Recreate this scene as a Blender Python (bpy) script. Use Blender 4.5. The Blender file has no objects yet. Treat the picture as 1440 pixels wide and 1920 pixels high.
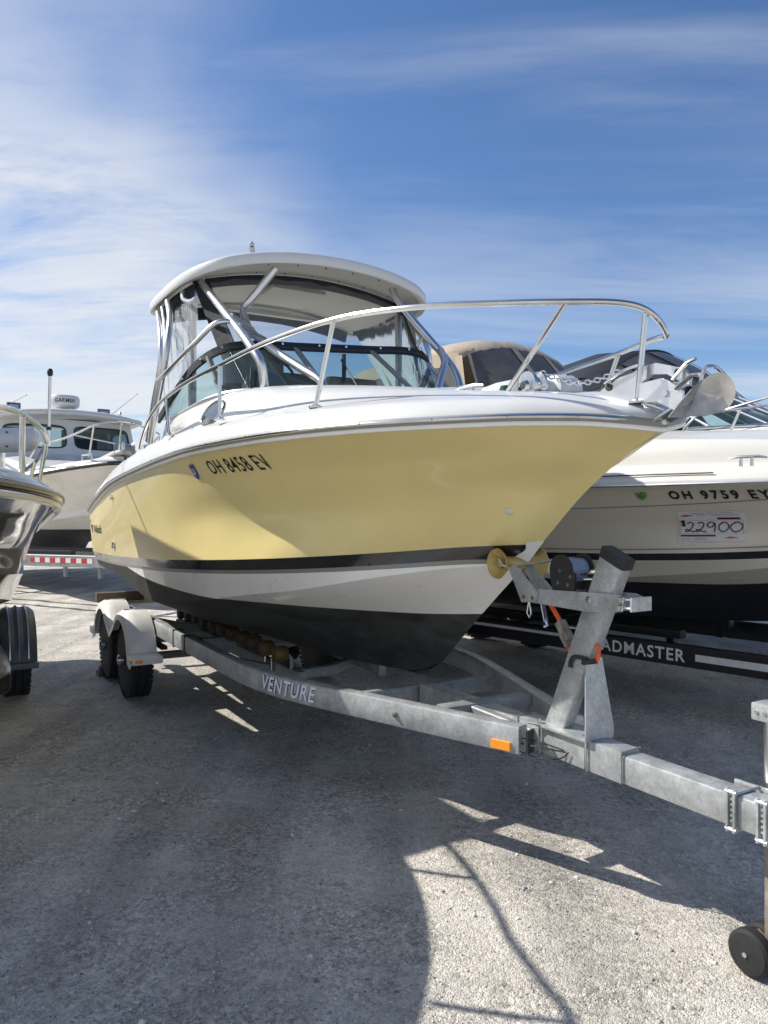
import bpy, bmesh, math, random
import numpy as np
from mathutils import Vector, Matrix
from mathutils.bvhtree import BVHTree
random.seed(3); rng = np.random.default_rng(3)
R = math.radians
sc = bpy.context.scene
C = sc.collection
# ------------------------------------------------------------------ camera
cam = bpy.data.cameras.new('camera'); camo = bpy.data.objects.new('camera', cam); C.objects.link(camo)
camo.location = (0, 0, 1.6); camo.rotation_euler = (R(90), 0, 0)
cam.sensor_fit = 'HORIZONTAL'; cam.sensor_width = 36; cam.lens = 36; cam.clip_end = 5000; cam.clip_start = 0.05
sc.camera = camo
sc.render.resolution_x = 768; sc.render.resolution_y = 1024
# ------------------------------------------------------------------ light
TO_SUN = Vector((-1.06, 0.24, 1.0)).normalized()
sun = bpy.data.lights.new('sun', 'SUN'); sun.energy = 4.6; sun.angle = R(0.53); sun.color = (1, 0.955, 0.88)
suno = bpy.data.objects.new('sun', sun); C.objects.link(suno)
suno.rotation_euler = TO_SUN.to_track_quat('Z', 'Y').to_euler()
vs = sc.view_settings; vs.view_transform = 'Standard'; vs.look = 'None'; vs.gamma = 1; vs.exposure = 0.36
vs.use_curve_mapping = False
# ------------------------------------------------------------------ world: clear sky with high cirrus
world = bpy.data.worlds.new('World'); sc.world = world; world.use_nodes = True
def build_world():
    nt = world.node_tree; N = nt.nodes; L = nt.links; N.clear()
    def n(t, **k):
        o = N.new(t)
        for a, b in k.items(): setattr(o, a, b)
        return o
    def m(op, a, b=None, c=None):
        o = n('ShaderNodeMath', operation=op)
        for i, v in enumerate((a, b, c)):
            if v is None: continue
            if isinstance(v, (int, float)): o.inputs[i].default_value = v
            else: L.new(v, o.inputs[i])
        return o.outputs[0]
    def sstep(v, lo, hi):
        o = n('ShaderNodeMapRange', interpolation_type='SMOOTHSTEP'); L.new(v, o.inputs[0])
        o.inputs[1].default_value = lo; o.inputs[2].default_value = hi
        return o.outputs[0]
    sky = n('ShaderNodeTexSky', sky_type='NISHITA', sun_disc=False)
    sky.sun_elevation = math.asin(TO_SUN.z); sky.sun_rotation = math.atan2(TO_SUN.x, TO_SUN.y)
    sky.altitude = 200; sky.air_density = 1.0; sky.dust_density = 0.6; sky.ozone_density = 2.5
    tc = n('ShaderNodeTexCoord'); sep = n('ShaderNodeSeparateXYZ'); L.new(tc.outputs['Generated'], sep.inputs[0])
    X, Y, Z = sep.outputs
    zz = m('ADD', m('MAXIMUM', Z, 0.0), 0.16)
    px = m('DIVIDE', X, zz); py = m('DIVIDE', Y, zz)
    cv = n('ShaderNodeCombineXYZ'); L.new(px, cv.inputs[0]); L.new(py, cv.inputs[1])
    def noise(scale, rot, sx, sy, detail, rough, dist, off=0):
        mp = n('ShaderNodeMapping'); mp.inputs['Rotation'].default_value = (0, 0, R(rot)); mp.inputs['Scale'].default_value = (sx, sy, 1)
        mp.inputs['Location'].default_value = (off, off * .7, 0)
        L.new(cv.outputs[0], mp.inputs[0])
        t = n('ShaderNodeTexNoise'); L.new(mp.outputs[0], t.inputs['Vector'])
        t.inputs['Scale'].default_value = scale; t.inputs['Detail'].default_value = detail
        t.inputs['Roughness'].default_value = rough; t.inputs['Distortion'].default_value = dist
        return t.outputs['Fac']
    big = noise(0.55, 20, 1, 1.0, 4, .5, .3, 3.1)
    mid = noise(1.3, -35, 1.0, 2.3, 9, .60, .5, 1.7)
    fine = noise(3.0, -38, .8, 2.2, 8, .6, .7, 5.2)
    veil = noise(.8, 10, .5, 2.6, 7, .58, .5, 9.3)
    # azimuth-like coordinate: the heavy cirrus bank lies to the left (west) of the view
    w = m('SUBTRACT', m('MULTIPLY', px, -0.62), 0.05)
    # the bank's right edge swings further left near the horizon
    bank = m('ADD', w, m('MULTIPLY', m('SUBTRACT', big, .5), 1.1))
    bank = sstep(bank, -0.02, 0.36)
    tex = m('ADD', m('MULTIPLY', mid, .78), m('MULTIPLY', fine, .22))
    c1 = m('MULTIPLY', sstep(tex, .24, .60), bank)
    c1 = m('MULTIPLY', c1, 0.88)
    c2 = m('MULTIPLY', sstep(veil, .48, .76), 0.40)
    lowband = m('MULTIPLY', sstep(Z, .50, .10), sstep(veil, .38, .66))
    c3 = m('MULTIPLY', lowband, .56)
    dens = m('MAXIMUM', m('MAXIMUM', c1, c2), c3)
    hz = m('MULTIPLY', sstep(Z, .22, .0), .25)
    dens = m('MINIMUM', m('ADD', dens, hz), .93)
    hs = n('ShaderNodeHueSaturation'); hs.inputs['Saturation'].default_value = 1.12; hs.inputs['Value'].default_value = 1.0
    L.new(sky.outputs[0], hs.inputs['Color'])
    tint = n('ShaderNodeMixRGB', blend_type='MULTIPLY'); tint.inputs[0].default_value = 1
    tint.inputs[2].default_value = (0.86, 0.91, 1.02, 1); L.new(hs.outputs[0], tint.inputs[1])
    mix = n('ShaderNodeMixRGB'); L.new(dens, mix.inputs[0]); L.new(tint.outputs[0], mix.inputs[1])
    mix.inputs[2].default_value = (6.0, 6.2, 6.5, 1)
    bg = n('ShaderNodeBackground'); bg.inputs[1].default_value = 0.108; L.new(mix.outputs[0], bg.inputs[0])
    out = n('ShaderNodeOutputWorld'); L.new(bg.outputs[0], out.inputs[0])
build_world()
# ------------------------------------------------------------------ materials
def mat(name, col, rough=.5, metal=0, coat=0, noise=None, bump=None, spec=.5, spangle=False):
    """noise=(scale, amount[, stretch]); bump=(scale, strength, distance)"""
    M = bpy.data.materials.new(name); M.use_nodes = True; nt = M.node_tree
    b = nt.nodes['Principled BSDF']
    b.inputs['Base Color'].default_value = (*col, 1); b.inputs['Roughness'].default_value = rough
    b.inputs['Metallic'].default_value = metal; b.inputs['Coat Weight'].default_value = coat
    b.inputs['Coat Roughness'].default_value = .04; b.inputs['Specular IOR Level'].default_value = spec
    tc = nt.nodes.new('ShaderNodeTexCoord')
    if noise:
        t = nt.nodes.new('ShaderNodeTexNoise'); t.inputs['Scale'].default_value = noise[0]; t.inputs['Detail'].default_value = 8
        t.inputs['Roughness'].default_value = .62
        mp = nt.nodes.new('ShaderNodeMapping'); nt.links.new(tc.outputs['Object'], mp.inputs[0])
        if len(noise) > 2: mp.inputs['Scale'].default_value = noise[2]
        nt.links.new(mp.outputs[0], t.inputs['Vector'])
        r = nt.nodes.new('ShaderNodeValToRGB'); a = noise[1]
        r.color_ramp.elements[0].position = .3; r.color_ramp.elements[1].position = .7
        r.color_ramp.elements[0].color = (*[max(0, c * (1 - a)) for c in col], 1)
        r.color_ramp.elements[1].color = (*[min(1, c * (1 + a)) for c in col], 1)
        nt.links.new(t.outputs['Fac'], r.inputs[0]); nt.links.new(r.outputs[0], b.inputs['Base Color'])
        rr = nt.nodes.new('ShaderNodeMapRange'); rr.inputs[3].default_value = max(0.02, rough * .75); rr.inputs[4].default_value = min(1, rough * 1.3)
        nt.links.new(t.outputs['Fac'], rr.inputs[0]); nt.links.new(rr.outputs[0], b.inputs['Roughness'])
    if spangle:      # zinc crystals, drips and a little rust bleeding
        vo = nt.nodes.new('ShaderNodeTexVoronoi'); vo.inputs['Scale'].default_value = 85; nt.links.new(tc.outputs['Object'], vo.inputs['Vector'])
        vr = nt.nodes.new('ShaderNodeMapRange'); vr.inputs[3].default_value = .84; vr.inputs[4].default_value = 1.12; nt.links.new(vo.outputs['Color'], vr.inputs[0])
        mm = nt.nodes.new('ShaderNodeMixRGB'); mm.blend_type = 'MULTIPLY'; mm.inputs[0].default_value = 1
        nt.links.new(b.inputs['Base Color'].links[0].from_socket, mm.inputs[1]); nt.links.new(vr.outputs[0], mm.inputs[2])
        n2 = nt.nodes.new('ShaderNodeTexNoise'); n2.inputs['Scale'].default_value = 5; n2.inputs['Detail'].default_value = 9; n2.inputs['Roughness'].default_value = .75
        m2 = nt.nodes.new('ShaderNodeMapping'); m2.inputs['Scale'].default_value = (2.2, 2.2, .5); nt.links.new(tc.outputs['Object'], m2.inputs[0]); nt.links.new(m2.outputs[0], n2.inputs['Vector'])
        r2 = nt.nodes.new('ShaderNodeValToRGB'); r2.color_ramp.elements[0].position = .64; r2.color_ramp.elements[0].color = (0, 0, 0, 1); r2.color_ramp.elements[1].position = .74; r2.color_ramp.elements[1].color = (.6, .6, .6, 1)
        nt.links.new(n2.outputs['Fac'], r2.inputs[0])
        m3 = nt.nodes.new('ShaderNodeMixRGB'); nt.links.new(r2.outputs[0], m3.inputs[0]); nt.links.new(mm.outputs[0], m3.inputs[1]); m3.inputs[2].default_value = (.30, .27, .23, 1)
        nt.links.new(m3.outputs[0], b.inputs['Base Color'])
    if bump:
        t = nt.nodes.new('ShaderNodeTexNoise'); t.inputs['Scale'].default_value = bump[0]; t.inputs['Detail'].default_value = 5
        nt.links.new(tc.outputs['Object'], t.inputs['Vector'])
        bp = nt.nodes.new('ShaderNodeBump'); bp.inputs['Strength'].default_value = bump[1]; bp.inputs['Distance'].default_value = bump[2]
        nt.links.new(t.outputs['Fac'], bp.inputs['Height']); nt.links.new(bp.outputs[0], b.inputs['Normal'])
    return M
def sheer_mat(name, tint, trans, white, rough=.03, bump=None):
    """clear sheet: see-through with a milky share and Fresnel gloss"""
    M = bpy.data.materials.new(name); M.use_nodes = True; nt = M.node_tree; N = nt.nodes; L = nt.links; N.clear()
    tr = N.new('ShaderNodeBsdfTransparent'); tr.inputs[0].default_value = (*tint, 1)
    df = N.new('ShaderNodeBsdfDiffuse'); df.inputs[0].default_value = (*white, 1)
    gl = N.new('ShaderNodeBsdfGlossy'); gl.inputs['Roughness'].default_value = rough
    m1 = N.new('ShaderNodeMixShader'); m1.inputs[0].default_value = 1 - trans
    L.new(tr.outputs[0], m1.inputs[1]); L.new(df.outputs[0], m1.inputs[2])
    fr = N.new('ShaderNodeFresnel'); fr.inputs[0].default_value = 1.5
    m2 = N.new('ShaderNodeMixShader'); L.new(fr.outputs[0], m2.inputs[0]); L.new(m1.outputs[0], m2.inputs[1]); L.new(gl.outputs[0], m2.inputs[2])
    if bump:
        tc = N.new('ShaderNodeTexCoord'); mp = N.new('ShaderNodeMapping'); mp.inputs['Scale'].default_value = bump[3]
        L.new(tc.outputs['Object'], mp.inputs[0])
        t = N.new('ShaderNodeTexNoise'); t.inputs['Scale'].default_value = bump[0]; t.inputs['Detail'].default_value = 3; L.new(mp.outputs[0], t.inputs['Vector'])
        bp = N.new('ShaderNodeBump'); bp.inputs['Strength'].default_value = bump[1]; bp.inputs['Distance'].default_value = bump[2]
        L.new(t.outputs['Fac'], bp.inputs['Height'])
        for s in (fr, gl, df): L.new(bp.outputs[0], s.inputs['Normal'])
    o = N.new('ShaderNodeOutputMaterial'); L.new(m2.outputs[0], o.inputs[0])
    return M
M = dict(
 yellow=mat('yellow_gelcoat', (.80, .67, .30), .30, coat=.3, noise=(2.2, .045, (1, 1, .35)), bump=(2.2, .06, .02)),
 black_gel=mat('black_gelcoat', (.012, .014, .013), .16, coat=.6),
 grey_gel=mat('grey_gelcoat', (.24, .24, .22), .3),
 white_hull=mat('white_hull', (.84, .82, .77), .28, coat=.4, noise=(3, .04)),
 white_gel=mat('white_gelcoat', (.65, .65, .63), .32, coat=.3, noise=(4, .03), bump=(3.0, .04, .02)),
 bottom=mat('black_antifouling', (.035, .038, .036), .62, noise=(4, .75, (1, 1, 2.0)), bump=(40, .25, .004)),
 bottom_blue=mat('navy_antifouling', (.006, .008, .016), .55, noise=(5, .4)),
 cream=mat('cream_gelcoat', (.66, .61, .51), .25, coat=.5, noise=(2, .03), bump=(2.0, .05, .02)),
 cream_deck=mat('ivory_deck', (.66, .645, .59), .35, coat=.3, noise=(3, .03)),
 greyhull=mat('grey_glossy_hull', (.17, .165, .15), .1, coat=1, bump=(1.4, .25, .05)),
 lightgrey=mat('light_grey_gelcoat', (.50, .50, .48), .3, coat=.4, noise=(2, .04)),
 rubber=mat('black_rubber', (.018, .018, .019), .75, noise=(14, .4), bump=(60, .3, .004)),
 dark=mat('dark_plastic', (.018, .018, .02), .5, noise=(20, .2)),
 blackpaint=mat('black_trailer_paint', (.008, .009, .013), .3, coat=.3),
 steel=mat('stainless', (.66, .66, .64), .16, metal=1, noise=(8, .12)),
 alu=mat('anodised_aluminium', (.70, .70, .70), .30, metal=1, noise=(5, .08)),
 galv=mat('galvanised_steel', (.45, .47, .475), .42, metal=.5, noise=(9, .26), bump=(30, .2, .003), spangle=True),
 galv_dull=mat('dull_galvanised', (.27, .285, .29), .55, metal=.35, noise=(7, .3), bump=(30, .2, .003), spangle=True),
 rust=mat('rusty_steel', (.27, .235, .195), .65, metal=.3, noise=(18, .55, (1, 1, .3)), bump=(60, .4, .003)),
 fender=mat('white_fender_plastic', (.80, .78, .74), .38, noise=(7, .09), bump=(5, .1, .01)),
 navy=mat('navy_canvas', (.012, .016, .03), .85, noise=(30, .3), bump=(25, .35, .006)),
 blackcanvas=mat('black_canvas', (.014, .017, .022), .8, noise=(25, .3), bump=(20, .35, .006)),
 tan=mat('tan_canvas', (.43, .355, .265), .85, noise=(10, .1), bump=(9, .5, .012)),
 mesh_tan=mat('smoked_mesh_window', (.105, .10, .092), .5, noise=(4, .25), bump=(7, .4, .01)),
 mesh_navy=mat('smoked_canvas_window', (.055, .062, .078), .4, noise=(3, .3), bump=(6, .4, .01)),
 liner=mat('hardtop_liner', (.60, .585, .52), .6, noise=(3, .04)),
 orange=mat('orange_webbing', (.85, .13, .03), .6, noise=(60, .2)),
 amber=mat('amber_lens', (.95, .33, .02), .18, coat=.8),
 red=mat('red_reflector', (.50, .03, .035), .25), white=mat('white_reflector', (.72, .72, .70), .3),
 roller=mat('amber_polyurethane', (.42, .30, .09), .32, coat=.3, noise=(8, .3)),
 rollerdark=mat('dark_roller', (.09, .06, .03), .6),
 rollerorange=mat('orange_roller', (.13, .075, .025), .45, noise=(8, .3)),
 bluestrap=mat('blue_webbing', (.20, .27, .42), .6, noise=(60, .2)),
 ink=mat('black_vinyl_lettering', (.012, .013, .018), .4), silver=mat('silver_decal', (.78, .78, .78), .4), blue=mat('blue_vinyl', (.03, .055, .25), .4),
 stripe=mat('white_decal', (.72, .72, .70), .4, noise=(12, .15)),
 green=mat('green_sticker', (.17, .36, .10), .5), paper=mat('paper', (.66, .65, .64), .55), maroon=mat('maroon_ink', (.17, .012, .02), .5),
 redlogo=mat('red_logo_ink', (.55, .10, .05), .5), paleprint=mat('grey_print', (.33, .33, .35), .6),
 wood=mat('weathered_wood', (.16, .12, .085), .85, noise=(12, .3, (1, 8, 8)), bump=(30, .5, .004)),
 greenglass=mat('green_lens', (.01, .05, .045), .1, coat=1), silverfab=mat('silver_cover', (.55, .55, .54), .28, metal=.75, bump=(7, .8, .05)),
 lamp=mat('clear_lamp_lens', (.30, .33, .35), .1, coat=1), trunk=mat('bark', (.06, .045, .03), .9),
 leaf=mat('foliage', (.035, .06, .022), .8, noise=(.4, .5)), field=mat('far_grass', (.07, .10, .035), .9, noise=(.2, .3)),
 seat=mat('helm_seat', (.10, .10, .10), .6), smoke=mat('dark_interior', (.045, .045, .05), .6),
 glass=sheer_mat('tinted_glass', (.58, .74, .74), .90, (.22, .34, .34)),
 vinyl=sheer_mat('clear_vinyl', (.86, .87, .86), .83, (.6, .62, .62), .10, (6, .35, .015, (1, 1, .15))),
 vinyl_side=sheer_mat('creased_vinyl', (.84, .85, .84), .62, (.62, .64, .64), .12, (7, .5, .02, (1.5, 1, .12))),
 cabinglass=mat('cabin_glass', (.02, .028, .03), .04, coat=1, spec=.9),
)
# ------------------------------------------------------------------ mesh helpers
def link(o):
    C.objects.link(o); return o
def mk(name, verts, faces, m, parent=None, smooth=True, angle=35):
    me = bpy.data.meshes.new(name); me.from_pydata([tuple(v) for v in verts], [], faces); me.update()
    bm = bmesh.new(); bm.from_mesh(me); bmesh.ops.recalc_face_normals(bm, faces=bm.faces); bm.to_mesh(me); bm.free()
    return wrap(name, me, m, parent, smooth, angle)
def wrap(name, me, m, parent=None, smooth=True, angle=35):
    o = link(bpy.data.objects.new(name, me)); me.materials.clear(); me.materials.append(M[m])
    if smooth:
        me.polygons.foreach_set('use_smooth', [True] * len(me.polygons)); me.set_sharp_from_angle(angle=R(angle))
    if parent: o.parent = parent
    return o
class B:
    """collects shapes in one mesh"""
    def __init__(s): s.v = []; s.f = []
    def add(s, v, f):
        k = len(s.v); s.v += [tuple(q) for q in v]; s.f += [tuple(i + k for i in q) for q in f]; return s
    def box(s, c, d, rot=None, bev=0.0):
        bm = bmesh.new(); bmesh.ops.create_cube(bm, size=1)
        bmesh.ops.scale(bm, vec=d, verts=bm.verts)
        if bev: bmesh.ops.bevel(bm, geom=list(bm.edges), offset=bev, segments=2, affect='EDGES', profile=.7)
        if rot: bmesh.ops.rotate(bm, matrix=rot, verts=bm.verts)
        bmesh.ops.translate(bm, vec=c, verts=bm.verts)
        bm.verts.index_update(); s.add([v.co[:] for v in bm.verts], [[v.index for v in f.verts] for f in bm.faces]); bm.free(); return s
    def rings(s, rings, closed=True, cap=True):
        n = len(rings[0]); k = len(s.v); f = []
        for i in range(len(rings) - 1):
            for j in range(n if closed else n - 1):
                a = i * n + j; b = i * n + (j + 1) % n
                f.append((a, b, b + n, a + n))
        if cap: f.append(tuple(range(n))[::-1]); f.append(tuple((len(rings) - 1) * n + j for j in range(n)))
        return s.add([v for r in rings for v in r], f)
    def sweep(s, path, prof, up=(0, 0, 1), closed=True, cap=True, scales=None):
        """prof: (a,b) a along side, b along up'"""
        P = [Vector(p) for p in path]; up = Vector(up); rings = []
        for i, p in enumerate(P):
            t = (P[min(i + 1, len(P) - 1)] - P[max(i - 1, 0)]).normalized()
            side = t.cross(up)
            if side.length < 1e-4: side = t.cross(Vector((1, 0, 0)))
            side.normalize(); u = side.cross(t).normalized()
            k = scales[i] if scales else 1
            rings.append([p + side * a * k + u * b * k for a, b in prof])
        return s.rings(rings, closed, cap)
    def tube(s, path, r, n=10, cap=True, smoothn=0):
        if smoothn: path = smooth(path, smoothn)
        P = [Vector(p) for p in path]; t0 = (P[1] - P[0]).normalized()
        a = Vector((0, 0, 1)) if abs(t0.z) < .9 else Vector((1, 0, 0))
        nrm = t0.cross(a).normalized(); rings = []
        for i, p in enumerate(P):
            t = (P[min(i + 1, len(P) - 1)] - P[max(i - 1, 0)]).normalized()
            nrm = (nrm - t * nrm.dot(t)).normalized(); bn = t.cross(nrm)
            if isinstance(r, (list, tuple)):
                q = i * (len(r) - 1) / (len(P) - 1); k = min(int(q), len(r) - 2); rad = r[k] + (r[k + 1] - r[k]) * (q - k)
            else: rad = r
            rings.append([p + (nrm * math.cos(2 * math.pi * j / n) + bn * math.sin(2 * math.pi * j / n)) * rad for j in range(n)])
        return s.rings(rings, True, cap)
    def lathe(s, c, axis, prof, n=24):
        """prof: (distance along axis, radius)"""
        ax = Vector(axis).normalized(); a = Vector((0, 0, 1)) if abs(ax.z) < .9 else Vector((1, 0, 0))
        u = ax.cross(a).normalized(); w = ax.cross(u); c = Vector(c)
        return s.rings([[c + ax * d + (u * math.cos(2 * math.pi * j / n) + w * math.sin(2 * math.pi * j / n)) * max(r, 1e-4) for j in range(n)] for d, r in prof])
    def prism(s, pts, y0, y1):
        """polygon in x,z extruded along y"""
        return s.rings([[(x, y0, z) for x, z in pts], [(x, y1, z) for x, z in pts]])
    def done(s, name, m, parent=None, smooth=True, angle=35): return mk(name, s.v, s.f, m, parent, smooth, angle)
def smooth(path, n=6):
    P = [Vector(p) for p in path]; out = []
    for i in range(len(P) - 1):
        p0 = P[max(i - 1, 0)]; p1 = P[i]; p2 = P[i + 1]; p3 = P[min(i + 2, len(P) - 1)]
        for k in range(n):
            t = k / n
            out.append(.5 * ((2 * p1) + (p2 - p0) * t + (2 * p0 - 5 * p1 + 4 * p2 - p3) * t * t + (3 * p1 - p0 - 3 * p2 + p3) * t ** 3))
    out.append(P[-1]); return out
def rr(w, h, r, n=3):
    o = []
    for cx, cy, a in ((w / 2 - r, h / 2 - r, 0), (-w / 2 + r, h / 2 - r, 90), (-w / 2 + r, -h / 2 + r, 180), (w / 2 - r, -h / 2 + r, 270)):
        for k in range(n + 1): o.append((cx + r * math.cos(R(a + 90 * k / n)), cy + r * math.sin(R(a + 90 * k / n))))
    return o
def pchip(xs, ys, x):
    xs = np.asarray(xs, float); ys = np.asarray(ys, float); x = np.clip(np.asarray(x, float), xs[0], xs[-1])
    h = np.diff(xs); d = np.diff(ys) / h; m = np.zeros(len(xs))
    for i in range(1, len(xs) - 1):
        if d[i - 1] * d[i] > 0:
            w1 = 2 * h[i] + h[i - 1]; w2 = h[i] + 2 * h[i - 1]; m[i] = (w1 + w2) / (w1 / d[i - 1] + w2 / d[i])
    m[0] = d[0]; m[-1] = d[-1]
    i = np.clip(np.searchsorted(xs, x) - 1, 0, len(xs) - 2); t = (x - xs[i]) / h[i]
    return (2 * t**3 - 3 * t**2 + 1) * ys[i] + (t**3 - 2 * t**2 + t) * h[i] * m[i] + (-2 * t**3 + 3 * t**2) * ys[i + 1] + (t**3 - t**2) * h[i] * m[i + 1]
def thing(name, label, cat, O, phi=30, group=None):
    o = link(bpy.data.objects.new(name, None)); o.location = (O[0], O[1], 0); o.rotation_euler = (0, 0, R(phi - 90)); o.empty_display_size = .2
    o['label'] = label; o['category'] = cat
    if group: o['group'] = group
    return o
def tag(o, label, cat, group=None):
    o['label'] = label; o['category'] = cat
    if group: o['group'] = group
    return o
def text_geo(s, size, bold=0.0, shear=0.0, spacing=1.0, extrude=0.0):
    cu = bpy.data.curves.new('t', 'FONT'); cu.body = s; cu.size = size; cu.offset = bold; cu.shear = shear; cu.space_character = spacing; cu.extrude = extrude
    cu.resolution_u = 3
    o = bpy.data.objects.new('t', cu); C.objects.link(o); dg = bpy.context.evaluated_depsgraph_get(); dg.update()
    me = bpy.data.meshes.new_from_object(o.evaluated_get(dg)); bpy.data.objects.remove(o)
    v = [tuple(q.co) for q in me.vertices]; f = [tuple(p.vertices) for p in me.polygons]; bpy.data.meshes.remove(me)
    return v, f
def put_text(name, s, m, parent, fmap, width=None, height=None, bold=0.0, shear=0.0, spacing=1.0):
    v, f = text_geo(s, 1, bold, shear, spacing); a = np.array(v)
    lo = a.min(0); hi = a.max(0); sx = width / (hi[0] - lo[0]); sy = height / (hi[1] - lo[1]) if height else sx
    return mk(name, [fmap((p[0] - lo[0]) * sx, (p[1] - lo[1]) * sy) for p in v], f, m, parent, smooth=False)
# ------------------------------------------------------------------ hull builder
def clip(verts, faces, fn):
    """cut polygons by scalar fn(v)>0; returns (positive part, negative part)"""
    d = [fn(v) for v in verts]; out = []
    for sg in (1, -1):
        V = []; idx = {}; F = []
        def g(key, co):
            if key not in idx: idx[key] = len(V); V.append(co)
            return idx[key]
        for f in faces:
            poly = []
            for k in range(len(f)):
                a, b = f[k], f[(k + 1) % len(f)]
                if d[a] * sg >= 0: poly.append(g(a, verts[a]))
                if (d[a] * sg >= 0) != (d[b] * sg >= 0):
                    t = d[a] / (d[a] - d[b]); key = (min(a, b), max(a, b))
                    poly.append(g(key, tuple(verts[a][i] + (verts[b][i] - verts[a][i]) * t for i in range(3))))
            pp = [p for i, p in enumerate(poly) if p != poly[i - 1]]
            if len(pp) >= 3: F.append(pp)
        out.append((V, F))
    return out
BASE = dict(   # control curves of a moulded planing hull: lists of (x, half breadth, z), stern to stem
 k0=[(-5.9,0,.56),(-3.8,0,.55),(-2.74,0,.571),(-1.94,0,.619),(-1.42,0,.669),(-1.147,0,.769)],
 k1=[(-5.9,.50,.78),(-4,.50,.70),(-3,.44,.73),(-2.3,.36,.80),(-1.6,.22,.90),(-1.0,.07,1.02),(-.783,0,1.078)],
 k2=[(-5.9,1.01,1.06),(-4.75,1.03,1.03),(-3.56,1.02,.922),(-2.5,.97,1.025),(-2.08,.88,1.092),(-1.49,.72,1.173),(-.9,.47,1.285),(-.65,.23,1.33),(-.45,0,1.345)],
 k3=[(-5.9,1.07,1.20),(-5,1.09,1.21),(-3.58,1.10,1.248),(-2.28,1.035,1.304),(-1.61,.89,1.342),(-1.17,.67,1.375),(-.9,.46,1.401),(-.6,.21,1.433),(-.337,0,1.451)],
 k4=[(-5.9,1.085,1.34),(-5,1.12,1.40),(-4,1.14,1.44),(-3,1.12,1.49),(-2,1.01,1.54),(-1.4,.83,1.58),(-1,.645,1.615),(-.5,.33,1.655),(-.25,.155,1.675),(-.047,0,1.692)],
 k5=[(-5.9,1.095,1.47),(-5,1.145,1.57),(-4,1.175,1.65),(-3,1.17,1.70),(-2,1.10,1.745),(-1.4,.965,1.765),(-1,.81,1.785),(-.5,.55,1.81),(0,.24,1.83),(.19,0,1.838)],
 k6=[(-5.9,1.10,1.60),(-5,1.17,1.71),(-4,1.21,1.826),(-3,1.22,1.885),(-2,1.2,1.93),(-1.4,1.13,1.942),(-1,1.05,1.947),(-.5,.86,1.95),(0,.52,1.95),(.2,.30,1.945),(.32,.13,1.93),(.350,0,1.922)])
def heel_fn(k):
    return lambda v: (v[0], v[1], v[2] + k * v[1]) if v[1] > 0 else tuple(v)
class Hull:
    def __init__(s, fx=lambda x: x, fy=lambda y, x: y, fz=lambda z, x, y: z, heel=0.0, n=56):
        s.C = {}; s.heel = heel_fn(heel)
        for k, L in BASE.items(): s.C[k] = [(fx(x), fy(y, x), fz(z, x, y)) for x, y, z in L]
        u = np.linspace(0, 1, n); s.t = 1 - (1 - u) ** 1.7; s.S = {}
        for k, L in s.C.items():
            a = np.array(L); x = a[0, 0] + (a[-1, 0] - a[0, 0]) * s.t
            s.S[k] = np.stack([x, pchip(a[:, 0], a[:, 1], x), pchip(a[:, 0], a[:, 2], x)], 1)
        s.bvh = None
    def curve(s, k, x): a = np.array(s.C[k]); return float(pchip(a[:, 0], a[:, 1], x)), float(pchip(a[:, 0], a[:, 2], x))
    def patch(s, keys, m=6):
        K = np.stack([s.S[k] for k in keys]); ks = np.arange(len(keys)); q = np.linspace(0, len(keys) - 1, (len(keys) - 1) * m + 1)
        n = K.shape[1]; G = np.zeros((n, len(q), 3))
        for i in range(n):
            for c in range(3): G[i, :, c] = pchip(ks, K[:, i, c], q)
        V = [tuple(v) for v in G.reshape(-1, 3)]; w = len(q)
        F = [(i * w + j, (i + 1) * w + j, (i + 1) * w + j + 1, i * w + j + 1) for i in range(n - 1) for j in range(w - 1)]
        return V, F
    def both(s, V, F):
        """starboard (y negative) and port sides"""
        k = len(V); A = [(x, -y, z) for x, y, z in V]; P = [s.heel((x, y, z)) for x, y, z in V]
        return A + P, list(F) + [tuple(i + k for i in f[::-1]) for f in F]
    def emit(s, name, VF, m, parent, angle=50):
        V, F = s.both(*VF); 
        return mk(name, V, F, m, parent, True, angle)
    def side_map(s, keys=('k2', 'k3', 'k4', 'k5', 'k6'), port=False):
        V, F = s.patch(keys, 8); V = [s.heel((x, y, z)) if port else (x, -y, z) for x, y, z in V]
        bvh = BVHTree.FromPolygons([Vector(v) for v in V], F); sg = 1 if port else -1
        def at(x, z, off=.004):
            h, nrm, _, _ = bvh.ray_cast(Vector((x, sg * 6, z)), Vector((0, -sg, 0)))
            if h is None: return (x, sg * 1.0, z)
            if nrm.y * sg < 0: nrm = -nrm
            return tuple(h + nrm * off)
        return at
    def transom(s, name, m, parent, rake=0.0):
        pts = [s.S[k][0] for k in ('k0', 'k1', 'k2', 'k3', 'k4', 'k5', 'k6')]
        ring = [(p[0], -p[1], p[2]) for p in pts] + [s.heel((p[0], p[1], p[2])) for p in pts[::-1]]
        return mk(name, ring, [tuple(range(len(ring)))], m, parent, False)
def rubline(h, key='k6', off=0.0, dz=0.0, n=90):
    a = h.S[key]; st = [(x, -(y + off), z + dz) for x, y, z in a]; po = [h.heel((x, y + off, z + dz)) for x, y, z in a]
    return st, po[::-1]
def full_rub(h, off, dz, nose=.02):
    st, po = rubline(h, off=off, dz=dz); tip = (st[-1][0] + off + nose, 0, st[-1][2])
    return st + [tip] + po
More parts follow.
